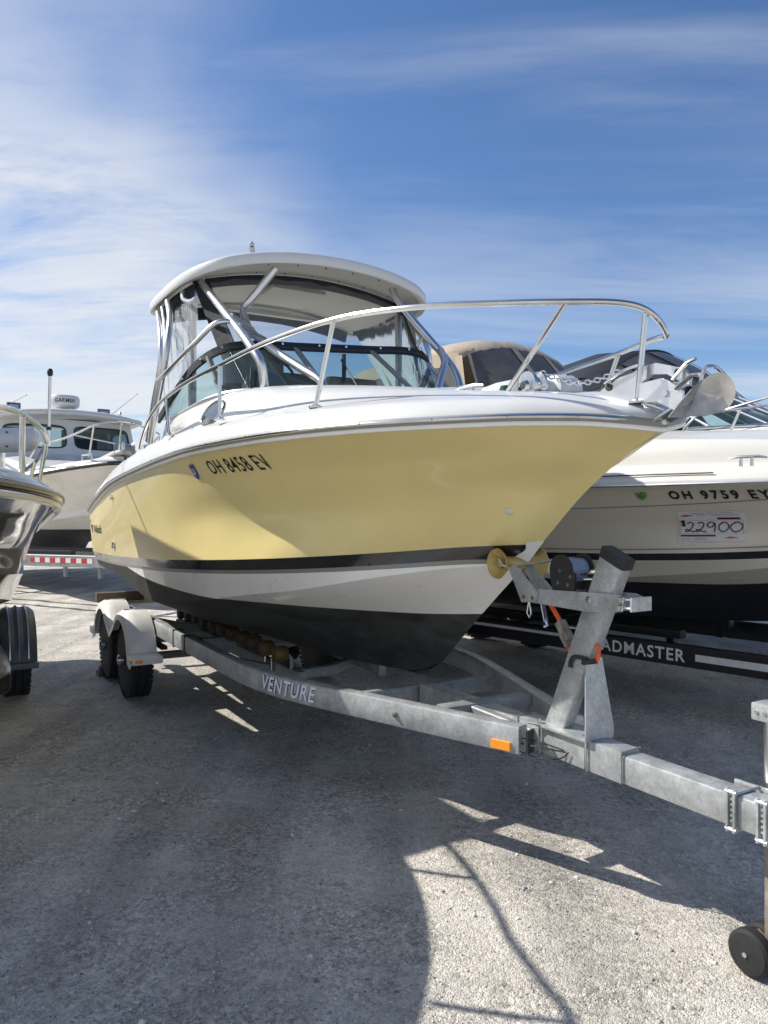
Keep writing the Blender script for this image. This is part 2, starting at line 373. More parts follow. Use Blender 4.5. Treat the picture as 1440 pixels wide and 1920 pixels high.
def deck_sheet(secs, xs, n=60, m=24, heel=None):
    """secs: {x: [(y,z)...sheer to centre]} interpolated along x; half deck mirrored"""
    X = sorted(secs); k = len(secs[X[0]]); A = np.array([secs[x] for x in X])
    G = []
    for x in xs:
        ys = [float(pchip(X, A[:, j, 0], x)) for j in range(k)]; zs = [float(pchip(X, A[:, j, 1], x)) for j in range(k)]
        q = np.linspace(0, k - 1, m); G.append([(x, float(a), float(b)) for a, b in zip(pchip(range(k), ys, q), pchip(range(k), zs, q))])
    rows = []
    for g in G:
        rows.append([(x, -y, z) for x, y, z in g] + [heel(p) if heel else p for p in g[::-1]][1:])
    w = len(rows[0]); V = [p for r in rows for p in r]
    F = [(i * w + j, i * w + j + 1, (i + 1) * w + j + 1, (i + 1) * w + j) for i in range(len(rows) - 1) for j in range(w - 1)]
    return V, F, rows
# ------------------------------------------------------------------ GROUND
def build_ground():
    Mg = bpy.data.materials.new('crushed_limestone'); Mg.use_nodes = True; nt = Mg.node_tree; N = nt.nodes; L = nt.links
    b = N['Principled BSDF']; b.inputs['Roughness'].default_value = .92; b.inputs['Specular IOR Level'].default_value = .25
    tc = N.new('ShaderNodeTexCoord'); co = tc.outputs['Object']
    def noise(s, d=6, r=.6):
        t = N.new('ShaderNodeTexNoise'); t.inputs['Scale'].default_value = s; t.inputs['Detail'].default_value = d; t.inputs['Roughness'].default_value = r
        L.new(co, t.inputs['Vector']); return t.outputs['Fac']
    def vor(s, feat='F1'):
        t = N.new('ShaderNodeTexVoronoi'); t.feature = feat; t.inputs['Scale'].default_value = s; L.new(co, t.inputs['Vector']); return t
    def ramp(v, a, ca, c, cc):
        r = N.new('ShaderNodeValToRGB'); r.color_ramp.elements[0].position = a; r.color_ramp.elements[1].position = c
        r.color_ramp.elements[0].color = (*ca, 1); r.color_ramp.elements[1].color = (*cc, 1); L.new(v, r.inputs[0]); return r.outputs[0]
    def mul(a, c, f=1):
        o = N.new('ShaderNodeMixRGB'); o.blend_type = 'MULTIPLY'; o.inputs[0].default_value = f; L.new(a, o.inputs[1]); L.new(c, o.inputs[2]); return o.outputs[0]
    base = ramp(noise(.9, 8, .65), .28, (.51, .475, .42), .68, (.765, .72, .65))
    v1 = vor(75); v2 = vor(32); v3 = vor(150)
    chips = mul(base, ramp(v1.outputs['Color'], .0, (.58, .575, .57), .85, (1.16, 1.15, 1.14)))
    chips = mul(chips, ramp(v2.outputs['Color'], .05, (.74, .74, .74), .7, (1.10, 1.10, 1.10)))
    chips = mul(chips, ramp(noise(38, 5, .8), .36, (.60, .60, .60), .52, (1.05, 1.05, 1.05)))
    dust = mul(base, ramp(noise(16, 8, .8), .36, (.84, .835, .83), .58, (1.10, 1.10, 1.10)))
    dust = mul(dust, ramp(v1.outputs['Color'], .0, (.84, .84, .84), .5, (1.04, 1.04, 1.04)))
    mx = N.new('ShaderNodeMixRGB'); L.new(ramp(noise(1.9, 9, .72), .44, (0, 0, 0), .60, (1, 1, 1)), mx.inputs[0]); L.new(chips, mx.inputs[1]); L.new(dust, mx.inputs[2])
    tm = N.new('ShaderNodeMapping'); tm.inputs['Rotation'].default_value = (0, 0, R(28)); tm.inputs['Scale'].default_value = (1.6, .10, 1); L.new(co, tm.inputs[0])
    tt = N.new('ShaderNodeTexNoise'); tt.inputs['Scale'].default_value = 1.5; tt.inputs['Detail'].default_value = 5; L.new(tm.outputs[0], tt.inputs['Vector'])
    rut = mul(mx.outputs[0], ramp(tt.outputs['Fac'], .40, (.84, .84, .84), .58, (1.07, 1.065, 1.06)))
    rut = mul(rut, ramp(noise(.55, 4, .6), .38, (.82, .82, .82), .60, (1.06, 1.06, 1.05)))
    spk = mul(rut, ramp(noise(60, 4, .8), .34, (.5, .5, .5), .43, (1, 1, 1)))
    L.new(spk, b.inputs['Base Color'])
    add = N.new('ShaderNodeMath'); add.operation = 'ADD'; L.new(v1.outputs['Distance'], add.inputs[0]); L.new(v3.outputs['Distance'], add.inputs[1])
    bp = N.new('ShaderNodeBump'); bp.inputs['Strength'].default_value = .8; bp.inputs['Distance'].default_value = .006; bp.invert = True
    L.new(add.outputs[0], bp.inputs['Height'])
    b2 = N.new('ShaderNodeBump'); b2.inputs['Strength'].default_value = .9; b2.inputs['Distance'].default_value = .013
    L.new(noise(22, 8, .7), b2.inputs['Height']); L.new(bp.outputs[0], b2.inputs['Normal']); L.new(b2.outputs[0], b.inputs['Normal'])
    M['ground'] = Mg
    # sheet: fine near, coarse far
    xs = np.concatenate([[-900, -300, -120, -60, -35, -22, -14], np.linspace(-10, 10, 170), [14, 22, 35, 60, 120, 300, 900]])
    ys = np.concatenate([[-300, -80, -30, -10, -3], np.linspace(0, 14, 150), [18, 25, 35, 60, 120, 300, 1500]])
    from mathutils import noise as mn
    V = []
    for y in ys:
        for x in xs:
            z = 0
            if abs(x) < 11 and -1 < y < 15: z = .016 * mn.noise((x * .9, y * .9, 0)) + .010 * mn.noise((x * 4.1, y * 4.1, 3)) - .012
            V.append((x, y, z))
    w = len(xs); F = [(i * w + j, i * w + j + 1, (i + 1) * w + j + 1, (i + 1) * w + j) for i in range(len(ys) - 1) for j in range(w - 1)]
    g = mk('ground', V, F, 'ground', None, True, 80); g['kind'] = 'structure'
    # loose stones
    n = 44000; d = 1.9 + 7.5 * rng.random(n) ** 1.7; x = (rng.random(n) * 2 - 1) * (d * .56 + .3)
    r = .0018 + .0040 * rng.random(n) ** 2.6 + (rng.random(n) < .012) * .013 * rng.random(n)
    oct_ = np.array([(1, 0, 0), (-.3, .9, 0), (-.8, -.5, .1), (.2, -.9, -.1), (.1, .1, .75), (0, 0, -.7)]); of = [(0, 1, 4), (1, 2, 4), (2, 3, 4), (3, 0, 4), (1, 0, 5), (2, 1, 5), (3, 2, 5), (0, 3, 5)]
    a = rng.random(n) * 6.283; sc3 = .7 + .6 * rng.random((n, 3)); P = oct_[None] * sc3[:, None] * r[:, None, None]
    P = P + rng.normal(0, .18, P.shape) * r[:, None, None]
    ca, sa = np.cos(a)[:, None], np.sin(a)[:, None]
    Q = np.stack([P[:, :, 0] * ca - P[:, :, 1] * sa + x[:, None], P[:, :, 0] * sa + P[:, :, 1] * ca + d[:, None], P[:, :, 2]], 2)
    zg = np.array([.016 * mn.noise((xx * .9, dd * .9, 0)) + .010 * mn.noise((xx * 4.1, dd * 4.1, 3)) - .012 for xx, dd in zip(x, d)])
    Q[:, :, 2] += (zg + r * .05)[:, None]
    me = bpy.data.meshes.new('gravel'); F = (np.array(of)[None] + (np.arange(n) * 6)[:, None, None]).reshape(-1, 3)
    me.vertices.add(n * 6); me.vertices.foreach_set('co', Q.reshape(-1)); me.loops.add(len(F) * 3); me.loops.foreach_set('vertex_index', F.reshape(-1))
    me.polygons.add(len(F)); me.polygons.foreach_set('loop_start', np.arange(len(F)) * 3); me.update(); me.validate()
    Ms = bpy.data.materials.new('limestone_chips'); Ms.use_nodes = True; nt = Ms.node_tree; bb = nt.nodes['Principled BSDF']; bb.inputs['Roughness'].default_value = .9
    gi = nt.nodes.new('ShaderNodeNewGeometry'); rp = nt.nodes.new('ShaderNodeValToRGB'); e = rp.color_ramp.elements
    e[0].color = (.16, .155, .15, 1); e[1].color = (.76, .74, .70, 1); e[1].position = .8
    nt.links.new(gi.outputs['Random Per Island'], rp.inputs[0]); nt.links.new(rp.outputs[0], bb.inputs['Base Color'])
    o = link(bpy.data.objects.new('gravel', me)); me.materials.append(Ms); o['kind'] = 'stuff'
    tag(o, 'loose pale limestone chips lying over the whole yard', 'gravel')
build_ground()
# ================================================================== YELLOW BOAT (its own frame: x to the bow, y to port, z up)
YO = (0.9, 3.28)
HEEL = 0.14
def build_yellow():
    root = thing('fishing_boat', 'pale yellow hulled walkaround fishing boat with white hardtop, lettered OH 8458 EV', 'boat', YO)
    h = Hull(heel=HEEL, n=90)
    h.emit('hull', h.patch(['k3', 'k4', 'k5', 'k6'], 9), 'yellow', root)
    # band under the yellow: black boot stripe, grey pinstripe, white
    V, F = h.patch(['k2', 'k3'], 12)
    def s1(v): return v[2] - (h.curve('k3', v[0])[1] - .062) + (0 if v[0] < -.6 else (v[0] + .6) * .06)
    (Vb, Fb), low = clip(V, F, s1); h.emit('boot_stripe', (Vb, Fb), 'black_gel', root)
    def s2(v): return s1(v) + .022
    (Vg, Fg), low = clip(*low, s2); h.emit('pinstripe', (Vg, Fg), 'grey_gel', root)
    zp = lambda x: float(pchip([-5.9, -4.4, -3.7, -2.9, -2.3, -1.2, -.5], [1.30, 1.16, 1.10, 1.07, 1.06, 1.05, 1.10], x))
    (Vw, Fw), (Vk, Fk) = clip(*low, lambda v: v[2] - zp(v[0]))
    V2, F2 = h.patch(['k0', 'k1', 'k2'], 14)
    (Vw2, Fw2), (Vk2, Fk2) = clip(V2, F2, lambda v: v[2] - zp(v[0]))
    def join(a, b): k = len(a[0]); return a[0] + b[0], list(a[1]) + [tuple(i + k for i in f) for f in b[1]]
    h.emit('lower_hull', join((Vw, Fw), (Vw2, Fw2)), 'white_hull', root, 18)
    h.emit('hull_bottom', join((Vk, Fk), (Vk2, Fk2)), 'bottom', root, 18)
    h.transom('transom', 'yellow', root)
    # worn keel patch and bow keel guard
    # stem strip
    stem = [(-.337, .0, 1.451), (-.20, 0, 1.575), (-.047, 0, 1.70), (.08, 0, 1.775), (.19, 0, 1.845)]
    # rub rail: white moulding below, grey vinyl, stainless bead
    b = B(); b.sweep(full_rub(h, .004, -.004, -.02), rr(.026, .022, .008, 2)); b.done('rub_moulding', 'white_hull', root)
    rb = B(); rb.sweep(full_rub(h, .012, .020, -.018), rr(.036, .032, .010, 2)); rub = rb.done('rub_rail', 'grey_gel', root)
    s_ = B(); s_.tube(full_rub(h, .032, .022, -.018), .0105, 8); s_.done('rub_insert', 'steel', rub)
    # bolts along the insert
    bb = B(); pts = full_rub(h, .040, .022, -.018)
    for i in range(8, 92, 6): bb.box(pts[i], (.010, .007, .006))
    bb.done('screw', 'dark', rub)
    # ---- deck
    secs = {
     -3.12: [(1.22,1.885),(1.22,1.94),(1.20,2.01),(1.165,2.06),(1.10,2.095),(1.06,2.12),(1.045,2.18),(1.03,2.235),(.99,2.262),(.55,2.30),(0,2.33)],
     -2.6: [(1.215,1.907),(1.213,1.96),(1.19,2.03),(1.15,2.075),(1.085,2.105),(1.04,2.13),(1.02,2.20),(.995,2.265),(.95,2.305),(.55,2.35),(0,2.365)],
     -2.0: [(1.20,1.93),(1.197,1.98),(1.17,2.045),(1.125,2.085),(1.05,2.11),(1.0,2.135),(.965,2.215),(.92,2.285),(.85,2.33),(.5,2.37),(0,2.375)],
     -1.5: [(1.14,1.942),(1.135,1.985),(1.11,2.04),(1.06,2.08),(.985,2.105),(.92,2.13),(.86,2.19),(.79,2.25),(.7,2.29),(.42,2.32),(0,2.33)],
     -1.0: [(1.05,1.947),(1.045,1.985),(1.015,2.035),(.965,2.075),(.88,2.10),(.81,2.12),(.73,2.16),(.65,2.205),(.55,2.232),(.32,2.25),(0,2.255)],
     -.5: [(.86,1.95),(.855,1.985),(.825,2.03),(.78,2.065),(.70,2.088),(.62,2.105),(.53,2.13),(.45,2.148),(.38,2.16),(.2,2.17),(0,2.172)],
     0: [(.52,1.95),(.515,1.98),(.49,2.02),(.455,2.045),(.40,2.06),(.34,2.072),(.29,2.082),(.24,2.09),(.19,2.095),(.1,2.10),(0,2.10)],
     .2: [(.30,1.945),(.295,1.97),(.28,1.995),(.255,2.015),(.22,2.028),(.18,2.035),(.15,2.042),(.12,2.045),(.09,2.048),(.04,2.05),(0,2.05)],
     .32: [(.13,1.93),(.128,1.95),(.12,1.97),(.105,1.985),(.09,1.992),(.075,1.998),(.06,2.0),(.045,2.002),(.03,2.003),(.015,2.004),(0,2.004)],
     .358: [(.015,1.922),(.018,1.935),(.016,1.95),(.014,1.96),(.012,1.966),(.010,1.97),(.008,1.972),(.006,1.974),(.004,1.975),(.002,1.975),(0,1.975)]}
    hf = heel_fn(HEEL)
    V, F, rows = deck_sheet(secs, np.concatenate([np.linspace(-3.12, -.6, 34), np.linspace(-.5, .358, 26)]), m=30, heel=hf)
    mk('deck', V, F, 'white_gel', root, True, 60)
    # aft bulkhead of the cabin and cockpit coaming
    r0 = rows[0]; mk('bulkhead', list(r0) + [(-3.12, -.9, 1.35), (-3.12, .9, 1.5)][::-1], [tuple(range(len(r0) + 2))], 'white_gel', root, False)
    cs = []
    prof = lambda x: [(0, 0), (.0, .055), (-.02, .125), (-.055, .175), (-.12, .19), (-.22, .19), (-.24, .14), (-.245, -.55)]
    bm_ = B()
    for sg in (-1, 1):
        rings = []
        for x in np.linspace(-5.9, -3.1, 26):
            y, z = h.curve('k6', x); z2 = z + (0.0 if x < -3.5 else 0); k = 1 if x > -5.5 else 1 - .25 * (-5.5 - x) / .4
            rings.append([hf((x, sg * (y + a), z2 + b_ * k)) for a, b_ in prof(x)])
        n = len(prof(0)); bm_.rings(rings, closed=False, cap=False)
    bm_.done('gunwale', 'white_gel', root, True, 60)
    b = B(); b.box((-4.5, 0, 1.36), (2.8, 1.7, .03)); b.box((-5.86, 0, 1.55), (.05, 1.9, .36)); b.done('cockpit_liner', 'white_gel', root)
    # ---- windshield: base and top curves (starboard), mirrored to port
    base = [(-3.10,-1.01,2.262),(-2.75,-.985,2.285),(-2.42,-.935,2.325),(-2.2,-.82,2.352),(-2.05,-.60,2.366),(-1.97,-.32,2.372),(-1.94,0,2.385)]
    top = [(-3.30,-1.035,2.262),(-2.95,-1.0,2.43),(-2.70,-.93,2.575),(-2.56,-.80,2.665),(-2.50,-.60,2.705),(-2.49,-.3,2.722),(-2.50,0,2.745)]
    def full(L): S = smooth(L, 6); return [tuple(p) for p in S] + [hf((p[0], -p[1], p[2])) for p in S[::-1][1:]]
    bs, tp = full(base), full(top)
    nb = len(bs); V = bs + tp; cuts = [0, 13, 31, nb - 32, nb - 14, nb - 1]
    ws = link(bpy.data.objects.new('windshield', None)); ws.parent = root
    def lerp(a, b_, t): return tuple(a[i] + (b_[i] - a[i]) * t for i in range(3))
    cuts = [0, 15, 30, nb - 31, nb - 16, nb - 1]
    for a, c in zip(cuts[:-1], cuts[1:]):
        Vp = bs[a:c + 1] + tp[a:c + 1]; k = c - a + 1
        mk('pane', Vp, [(j, j + 1, k + j + 1, k + j) for j in range(k - 1)], 'glass', ws, True, 80)
    b = B(); b.tube(bs, .013, 8); b.done('windshield_frame', 'alu', ws)
    b = B(); b.sweep(tp, rr(.022, .03, .006, 1)); b.done('top_frame', 'dark', ws)
    for i in cuts[1:-1]:
        b = B(); d = (Vector(tp[i]) - Vector(bs[i])); b.sweep([bs[i], lerp(bs[i], tp[i], .5), tp[i]], rr(.045, .022, .005, 1), up=(1, .2, .3)); b.done('mullion', 'grey_gel', ws)
    b = B(); b.tube([(bs[20][0]+.02, bs[20][1]-.01, bs[20][2]+.01), (-2.28,-.70,2.52)], .006, 6); b.done('wiper', 'dark', ws)
    b = B(); b.tube([(-1.93,-.12,2.40),(-2.12,-.14,2.60)], .006, 6); b.box((-2.08,-.14,2.55),(.02,.02,.16)); b.done('wiper', 'dark', ws)
    # snap-on canvas strip over the windshield top
    bottomstrip = [lerp(tp[i], bs[i], .02) for i in range(nb)]; upper = [(p[0] - .02, p[1], p[2] + .046) for p in tp]
    b = B()
    b.rings([[(p[0] + .016, p[1] * 1.01, p[2] - .012), (q[0] + .012, q[1] * 1.005, q[2]), (q[0], q[1] * .995, q[2]), (p[0] - .004, p[1] * .99, p[2] - .012)] for p, q in zip(tp, upper)])
    st = b.done('canvas_strip', 'blackcanvas', root)
    b = B()
    for i in range(3, nb - 2, 5): b.box((tp[i][0] + .018, tp[i][1] * 1.012, tp[i][2] + .025), (.014, .014, .014))
    b.done('snap', 'steel', st)
    # ---- hardtop slab
    def outline(inset, dz):
        P = [(-2.545, 0), (-2.55, -.35), (-2.575, -.60), (-2.64, -.79), (-2.80, -.92), (-3.05, -.985), (-3.45, -1.0), (-3.80, -.985), (-4.0, -.90), (-4.10, -.70), (-4.12, -.35), (-4.12, 0)]
        S = [tuple(p) for p in smooth([(x, y, 0) for x, y in P], 5)]
        out = []
        for x, y, _ in S: out.append((x, y))
        out += [(x, -y) for x, y, _ in S[::-1][1:-1]]
        out = [(x, y * (1.05 if y > 0 else 1)) for x, y in out]
        cx = -3.33; res = []
        for x, y in out:
            sx = 1 - inset / .78; sy = 1 - inset / 1.0
            xx, yy = cx + (x - cx) * sx, y * sy
            z = 3.24 + .155 * (1 - min(1, (yy / 1.0) ** 2)) + .02 * yy + 0.0
            res.append((xx, yy, z + dz))
        return res
    rings = [outline(.045, -.040), outline(.008, -.044), outline(0, -.034), outline(0, .020), outline(.010, .034), outline(.04, .044), outline(.22, .055), outline(.5, .065), outline(.75, .07)]
    b = B(); b.rings(rings, cap=False); n = len(rings[0]); b.f.append(tuple(len(b.v) - n + j for j in range(n))); ht = b.done('hardtop', 'white_gel', root, True, 55)
    b = B(); b.rings([outline(.043, -.034), outline(.06, -.026), outline(.3, -.022), outline(.5, -.02), outline(.76, -.02)], cap=False); n = len(rings[0]); b.f.append(tuple(len(b.v) - n + j for j in range(n)))
    b.done('headliner', 'liner', ht, True, 60)
    b = B()   # front underside panel with screws
    for k in range(7):
        y = -.66 + k * .22; z = 3.24 + .155 * (1 - y * y) - .05 + .02 * y
        b.box((-2.64, y, z + .02), (.007, .007, .010)); b.box((-2.88, y, z + .026), (.007, .007, .010))
    b.done('screw', 'dark', ht)
    b = B(); b.box((-3.35, 0, 3.33), (.5, .44, .03), bev=.01); b.box((-3.85, .0, 3.31), (.06, 1.2, .03)); b.done('hatch', 'liner', ht)
    # antenna mount on the top
    b = B(); b.box((-3.0, -.42, 3.475), (.06, .05, .05)); b.tube([(-3.0, -.42, 3.48), (-2.98, -.44, 3.545)], .020, 8); b.lathe((-2.985, -.44, 3.55), (0, 0, 1), [(0, .018), (.02, .022), (.035, .01)], 10); b.done('antenna_mount', 'galv', ht)
    b = B(); b.box((-3.1, .12, 3.475), (.12, .2, .014), bev=.004); b.done('roof_plate', 'white_gel', ht)
    # ---- curtains
    tz = lambda x, y: 3.24 + .155 * (1 - min(1, y * y)) - .035 + .02 * y
    b = B()
    frontU = [(-2.93 - .05 * abs(y) ** 3, y, tz(-2.86, y) - .005) for y in np.linspace(-.80, .80, 17)]
    # matching lower edge along windshield top
    li = [nb // 2 + int(round((k - 8) * (nb // 2 - 20) / 8)) for k in range(17)]
    frontL = [(upper[i][0], upper[i][1], upper[i][2]) for i in li]
    cur = link(bpy.data.objects.new('enclosure', None)); cur.parent = root
    rows_ = []
    for t in np.linspace(0, 1, 14):
        rows_.append([(frontL[j][0] * (1 - t) + frontU[j][0] * t + .006 * math.sin(j * 2.3 + t * 3), frontL[j][1] * (1 - t) + frontU[j][1] * t, frontL[j][2] * (1 - t) + frontU[j][2] * t) for j in range(17)])
    b.rings(rows_, closed=False, cap=False); b.done('clear_panel', 'vinyl', cur, True, 80)
    # black top band of the front panel
    b = B(); b.rings([[(p[0] + .012, p[1], p[2] + .01), (p[0] + .022, p[1], p[2] - .062), (p[0] + .010, p[1], p[2] - .062), (p[0] - .0, p[1], p[2] + .01)] for p in frontU]); b.done('canvas_band', 'navy', cur)
    for sg in (-1, 1):
        def fx_(p): return hf((p[0], -p[1], p[2])) if sg > 0 else p
        fz = .04 if sg > 0 else 0
        # corner pillar of canvas
        a0, a1 = frontL[0], frontU[0]
        b = B(); b.rings([[fx_((a0[0] * (1 - t) + a1[0] * t + .018, -abs(a0[1]) * (1 - t) - .80 * t + .02, a0[2] * (1 - t) + (a1[2]) * t)),
                           fx_((a0[0] * (1 - t) + a1[0] * t - .055, -abs(a0[1]) * (1 - t) - .85 * t - .025, (2.58) * (1 - t) + (a1[2]) * t)),
                           fx_((a0[0] * (1 - t) + a1[0] * t - .055, -abs(a0[1]) * (1 - t) - .84 * t - .012, (2.58) * (1 - t) + (a1[2]) * t)),
                           fx_((a0[0] * (1 - t) + a1[0] * t + .008, -abs(a0[1]) * (1 - t) - .79 * t + .02, a0[2] * (1 - t) + (a1[2]) * t))] for t in (0, .33, .66, 1)])
        b.done('corner_canvas', 'blackcanvas', cur)
        # side curtain, wavy
        U = [(-2.95 - .95 * k / 20, -.87 - .04 * math.sin(k / 20 * 3), 3.175) for k in range(21)]
        Lw = [(-2.72 - .50 * k / 20, -.925 - .09 * k / 20, 2.62 - .36 * (k / 20)) for k in range(21)]
        rw = []
        for t in np.linspace(0, 1, 12):
            rw.append([fx_(tuple(Lw[k][i] * (1 - t) + U[k][i] * t + (((.018 if sg < 0 else .005) * math.sin(k * 1.9 + t * 2) * math.sin(t * 3.1)) if i == 1 else 0) for i in range(3))) for k in range(21)])
        b = B(); b.rings(rw, closed=False, cap=False); b.done('side_curtain', 'vinyl_side', cur, True, 80)
        b = B(); b.rings([[fx_((p[0], p[1] - .012, p[2] + .03)), fx_((p[0], p[1] - .016, p[2] - .07)), fx_((p[0], p[1] - .006, p[2] - .07)), fx_((p[0], p[1], p[2] + .03))] for p in U]); b.done('canvas_band', 'navy', cur)
    b = B()   # aft curtain header and rolled bundle
    b.sweep([(-3.98, y, tz(0, y) - .04) for y in np.linspace(-.85, .85, 9)], rr(.03, .10, .01, 1)); b.done('aft_header', 'blackcanvas', cur)
    b = B(); b.tube([(-3.2, -.90, 3.15), (-3.45, -.93, 3.10), (-3.7, -.91, 3.13)], [.02, .045, .02], 8, smoothn=4); b.done('rolled_curtain', 'blackcanvas', cur)
    b = B(); b.box((-3.0, -.42, 2.50), (.10, .46, .62), bev=.05); b.box((-2.85, -.42, 2.28), (.36, .46, .10), bev=.04); b.done('helm_seat', 'seat', root)
    b = B(); b.box((-3.05, .42, 2.42), (.10, .44, .50), bev=.05); b.box((-2.9, .42, 2.24), (.36, .44, .10), bev=.04); b.done('helm_seat', 'seat', root)
    b = B(); b.box((-2.45, -.42, 2.42), (.22, .50, .16), Matrix.Rotation(R(-25), 3, 'Y'), bev=.03); b.tube([(-2.58 + .0, -.42 + .15 * math.cos(a), 2.50 + .15 * math.sin(a)) for a in np.linspace(0, 2 * math.pi, 22)], .011, 6, cap=False); b.done('helm_console', 'smoke', root)
    for y, z in ((-.86, 3.2), (.86, 3.24)): b = B(); b.tube([(-3.05, y, 2.3), (-3.05, y, z)], .03, 8); b.done('support_post', 'alu', root)
    # ---- hardtop frame tubes
    fr = link(bpy.data.objects.new('hardtop_frame', None)); fr.parent = root
    def T(path, r=.027, n=12, m='alu', s=6): b = B(); b.tube(path, r, n, smoothn=s); b.done('tube', m, fr)
    A = [(-1.914,-.75,2.315),(-1.868,-.79,2.46),(-1.93,-.815,2.555),(-2.13,-.82,2.70),(-2.45,-.82,2.90),(-2.97,-.82,3.225)]
    T(A)
    Bt = [(-1.803,-.40,2.32),(-1.85,-.42,2.40),(-2.05,-.47,2.51),(-2.36,-.53,2.675),(-2.62,-.57,2.83),(-2.72,-.58,2.93),(-2.765,-.58,3.02),(-2.72,-.54,3.085),(-2.63,-.395,3.30)]
    T(Bt)
    T([(-1.998,.74,2.42),(-2.10,.77,2.58),(-2.26,.78,2.735),(-2.42,.745,2.90),(-2.64,.65,3.17),(-2.72,.60,3.33)])
    T([(-1.955,.50,2.395),(-2.04,.60,2.55),(-2.16,.71,2.68),(-2.30,.77,2.79)])
    for a, c in (((-2.32,-.82,2.825),(-2.60,-.57,2.82)), ((-2.18,-.82,2.73),(-2.44,-.545,2.725))):
        T([a, c], .012, 8, s=0); T([(a[0], a[1], a[2] + .03), (c[0], c[1], c[2] + .03)], .012, 8, s=0)
    for sg in (-1, 1):
        f = (lambda p: p) if sg < 0 else (lambda p: hf((p[0], -p[1], p[2])))
        T([f(p) for p in [(-3.36,-1.10,2.12),(-3.20,-1.10,2.35),(-3.08,-1.08,2.62),(-3.10,-1.07,2.80),(-3.25,-1.04,2.95),(-3.55,-.98,3.12)]], .022)
        T([f(p) for p in [(-3.25,-1.11,2.10),(-3.06,-1.11,2.35),(-2.93,-1.09,2.60),(-2.93,-1.06,2.82),(-3.05,-1.02,2.98),(-3.27,-.98,3.14)]], .022)
        T([f(p) for p in [(-3.30,-1.09,2.10),(-3.12,-1.09,2.35),(-3.0,-1.075,2.62),(-3.02,-1.06,2.80),(-3.2,-1.02,2.96),(-3.42,-.98,3.13)]], .016)
        if sg < 0: T([f(p) for p in [(-3.03,-1.115,2.515),(-2.90,-1.12,2.515),(-2.72,-1.11,2.54),(-2.45,-1.03,2.66),(-2.30,-.93,2.78),(-2.28,-.83,2.80)]], .016, 10)
    T([(-3.04,1.0,2.94),(-2.45,.735,2.955)], .014, s=0)
    for p in ((-1.914,-.75,2.305),(-1.803,-.40,2.318),(-1.998,.74,2.40),(-1.955,.50,2.388)):
        b = B(); b.lathe(p, (0, 0, 1), [(-.01, .055), (.008, .055), (.014, .03)], 16); b.done('base_plate', 'steel', fr)
    # grab handle under the top
    b = B(); b.tube([(-3.05,-.93,3.17),(-3.0,-.94,3.10),(-2.86,-.93,3.05),(-2.76,-.92,3.05)], .016, 8, smoothn=4); b.done('grab_handle', 'alu', fr)
    # ---- bow rail
    br = link(bpy.data.objects.new('bow_rail', None)); br.parent = root
    railS = [(-3.30,-1.17,2.06),(-3.22,-1.175,2.12),(-3.05,-1.175,2.22),(-2.82,-1.175,2.29),(-2.58,-1.17,2.333),(-2.2,-1.15,2.37),(-1.69,-1.10,2.403),(-1.25,-1.0,2.455),(-.775,-.86,2.482),(-.35,-.715,2.458),(0,-.50,2.425),(.2,-.30,2.41),(.285,-.16,2.405),(.325,-.07,2.385),(.338,0,2.345)]
    railP = [(.325,.06,2.30),(.26,.12,2.312),(.10,.22,2.335),(-.296,.45,2.373),(-.83,.70,2.415),(-1.25,.85,2.43),(-1.72,1.0,2.44),(-2.2,1.13,2.45),(-2.7,1.17,2.42),(-3.1,1.17,2.33),(-3.3,1.17,2.24)]
    b = B(); b.tube(railS + railP, .0128, 10, smoothn=5); b.done('top_rail', 'steel', br)
    def stan(a, c, r=.0115):
        b = B(); b.tube([a, c], r, 10); b.lathe(a, (0, 0, 1), [(-.006, .034), (.004, .034), (.012, .016)], 14); b.done('stanchion', 'steel', br)
    stan((-.925,-.88,2.097),(-.775,-.86,2.475)); stan((-1.688,-1.10,2.107),(-1.688,-1.10,2.40)); stan((-2.50,-1.165,2.085),(-2.57,-1.17,2.33))
    stan((-.238,-.31,2.088),(.175,-.335,2.408)); stan((.285,-.06,2.03),(.318,-.05,2.375)); stan((-.356,.40,2.13),(-.29,.45,2.37)); stan((-1.1,.80,2.24),(-1.0,.77,2.42)); stan((-1.9,1.08,2.25),(-1.85,1.03,2.44)); stan((-2.6,1.17,2.22),(-2.65,1.17,2.42))
    # ---- portlight
    V, F, rw = deck_sheet(secs, np.linspace(-2.6, -1.6, 30), m=40)
    bv = BVHTree.FromPolygons([Vector(v) for v in V], F)
    def dk(x, z, off=.0):
        hh, nn, _, _ = bv.ray_cast(Vector((x, -3, z)), Vector((0, 1, 0)))
        if hh is None: return (x, -1.0, z)
        if nn.y > 0: nn = -nn
        return tuple(hh + nn * off)
    def ell(a, c, off, n=28, cx=-2.155, cz=2.192): return [dk(cx + a * math.cos(2 * math.pi * k / n), max(2.132, cz + c * math.sin(2 * math.pi * k / n) + .10 * a * math.cos(2 * math.pi * k / n)), off) for k in range(n)]
    E_ = ell(.125, .062, .012); mk('portlight', [dk(-2.155, 2.19, .010)] + E_, [(0, i + 1, (i + 1) % 28 + 1) for i in range(28)], 'cabinglass', root)
    b = B(); P_ = ell(.138, .072, .010); b.tube(P_ + [P_[0]], .009, 6, cap=False); b.done('portlight_frame', 'steel', root)
    # ---- lettering
    at = h.side_map()
    def on(x0, z0, sl=0.0, off=.004): return lambda u, v: at(x0 + u, z0 + v + sl * u, off)
    put_text('registration_lettering', 'OH 8458 EV', 'ink', root, on(-1.795, 1.812, .012), width=.565, height=.072, bold=.004, spacing=1.12)
    pts = [(0,.07),(.02,.078),(.04,.068),(.06,.08),(.072,.075),(.07,.02),(.055,-.004),(.035,-.012),(.012,.0),(.002,.02)]
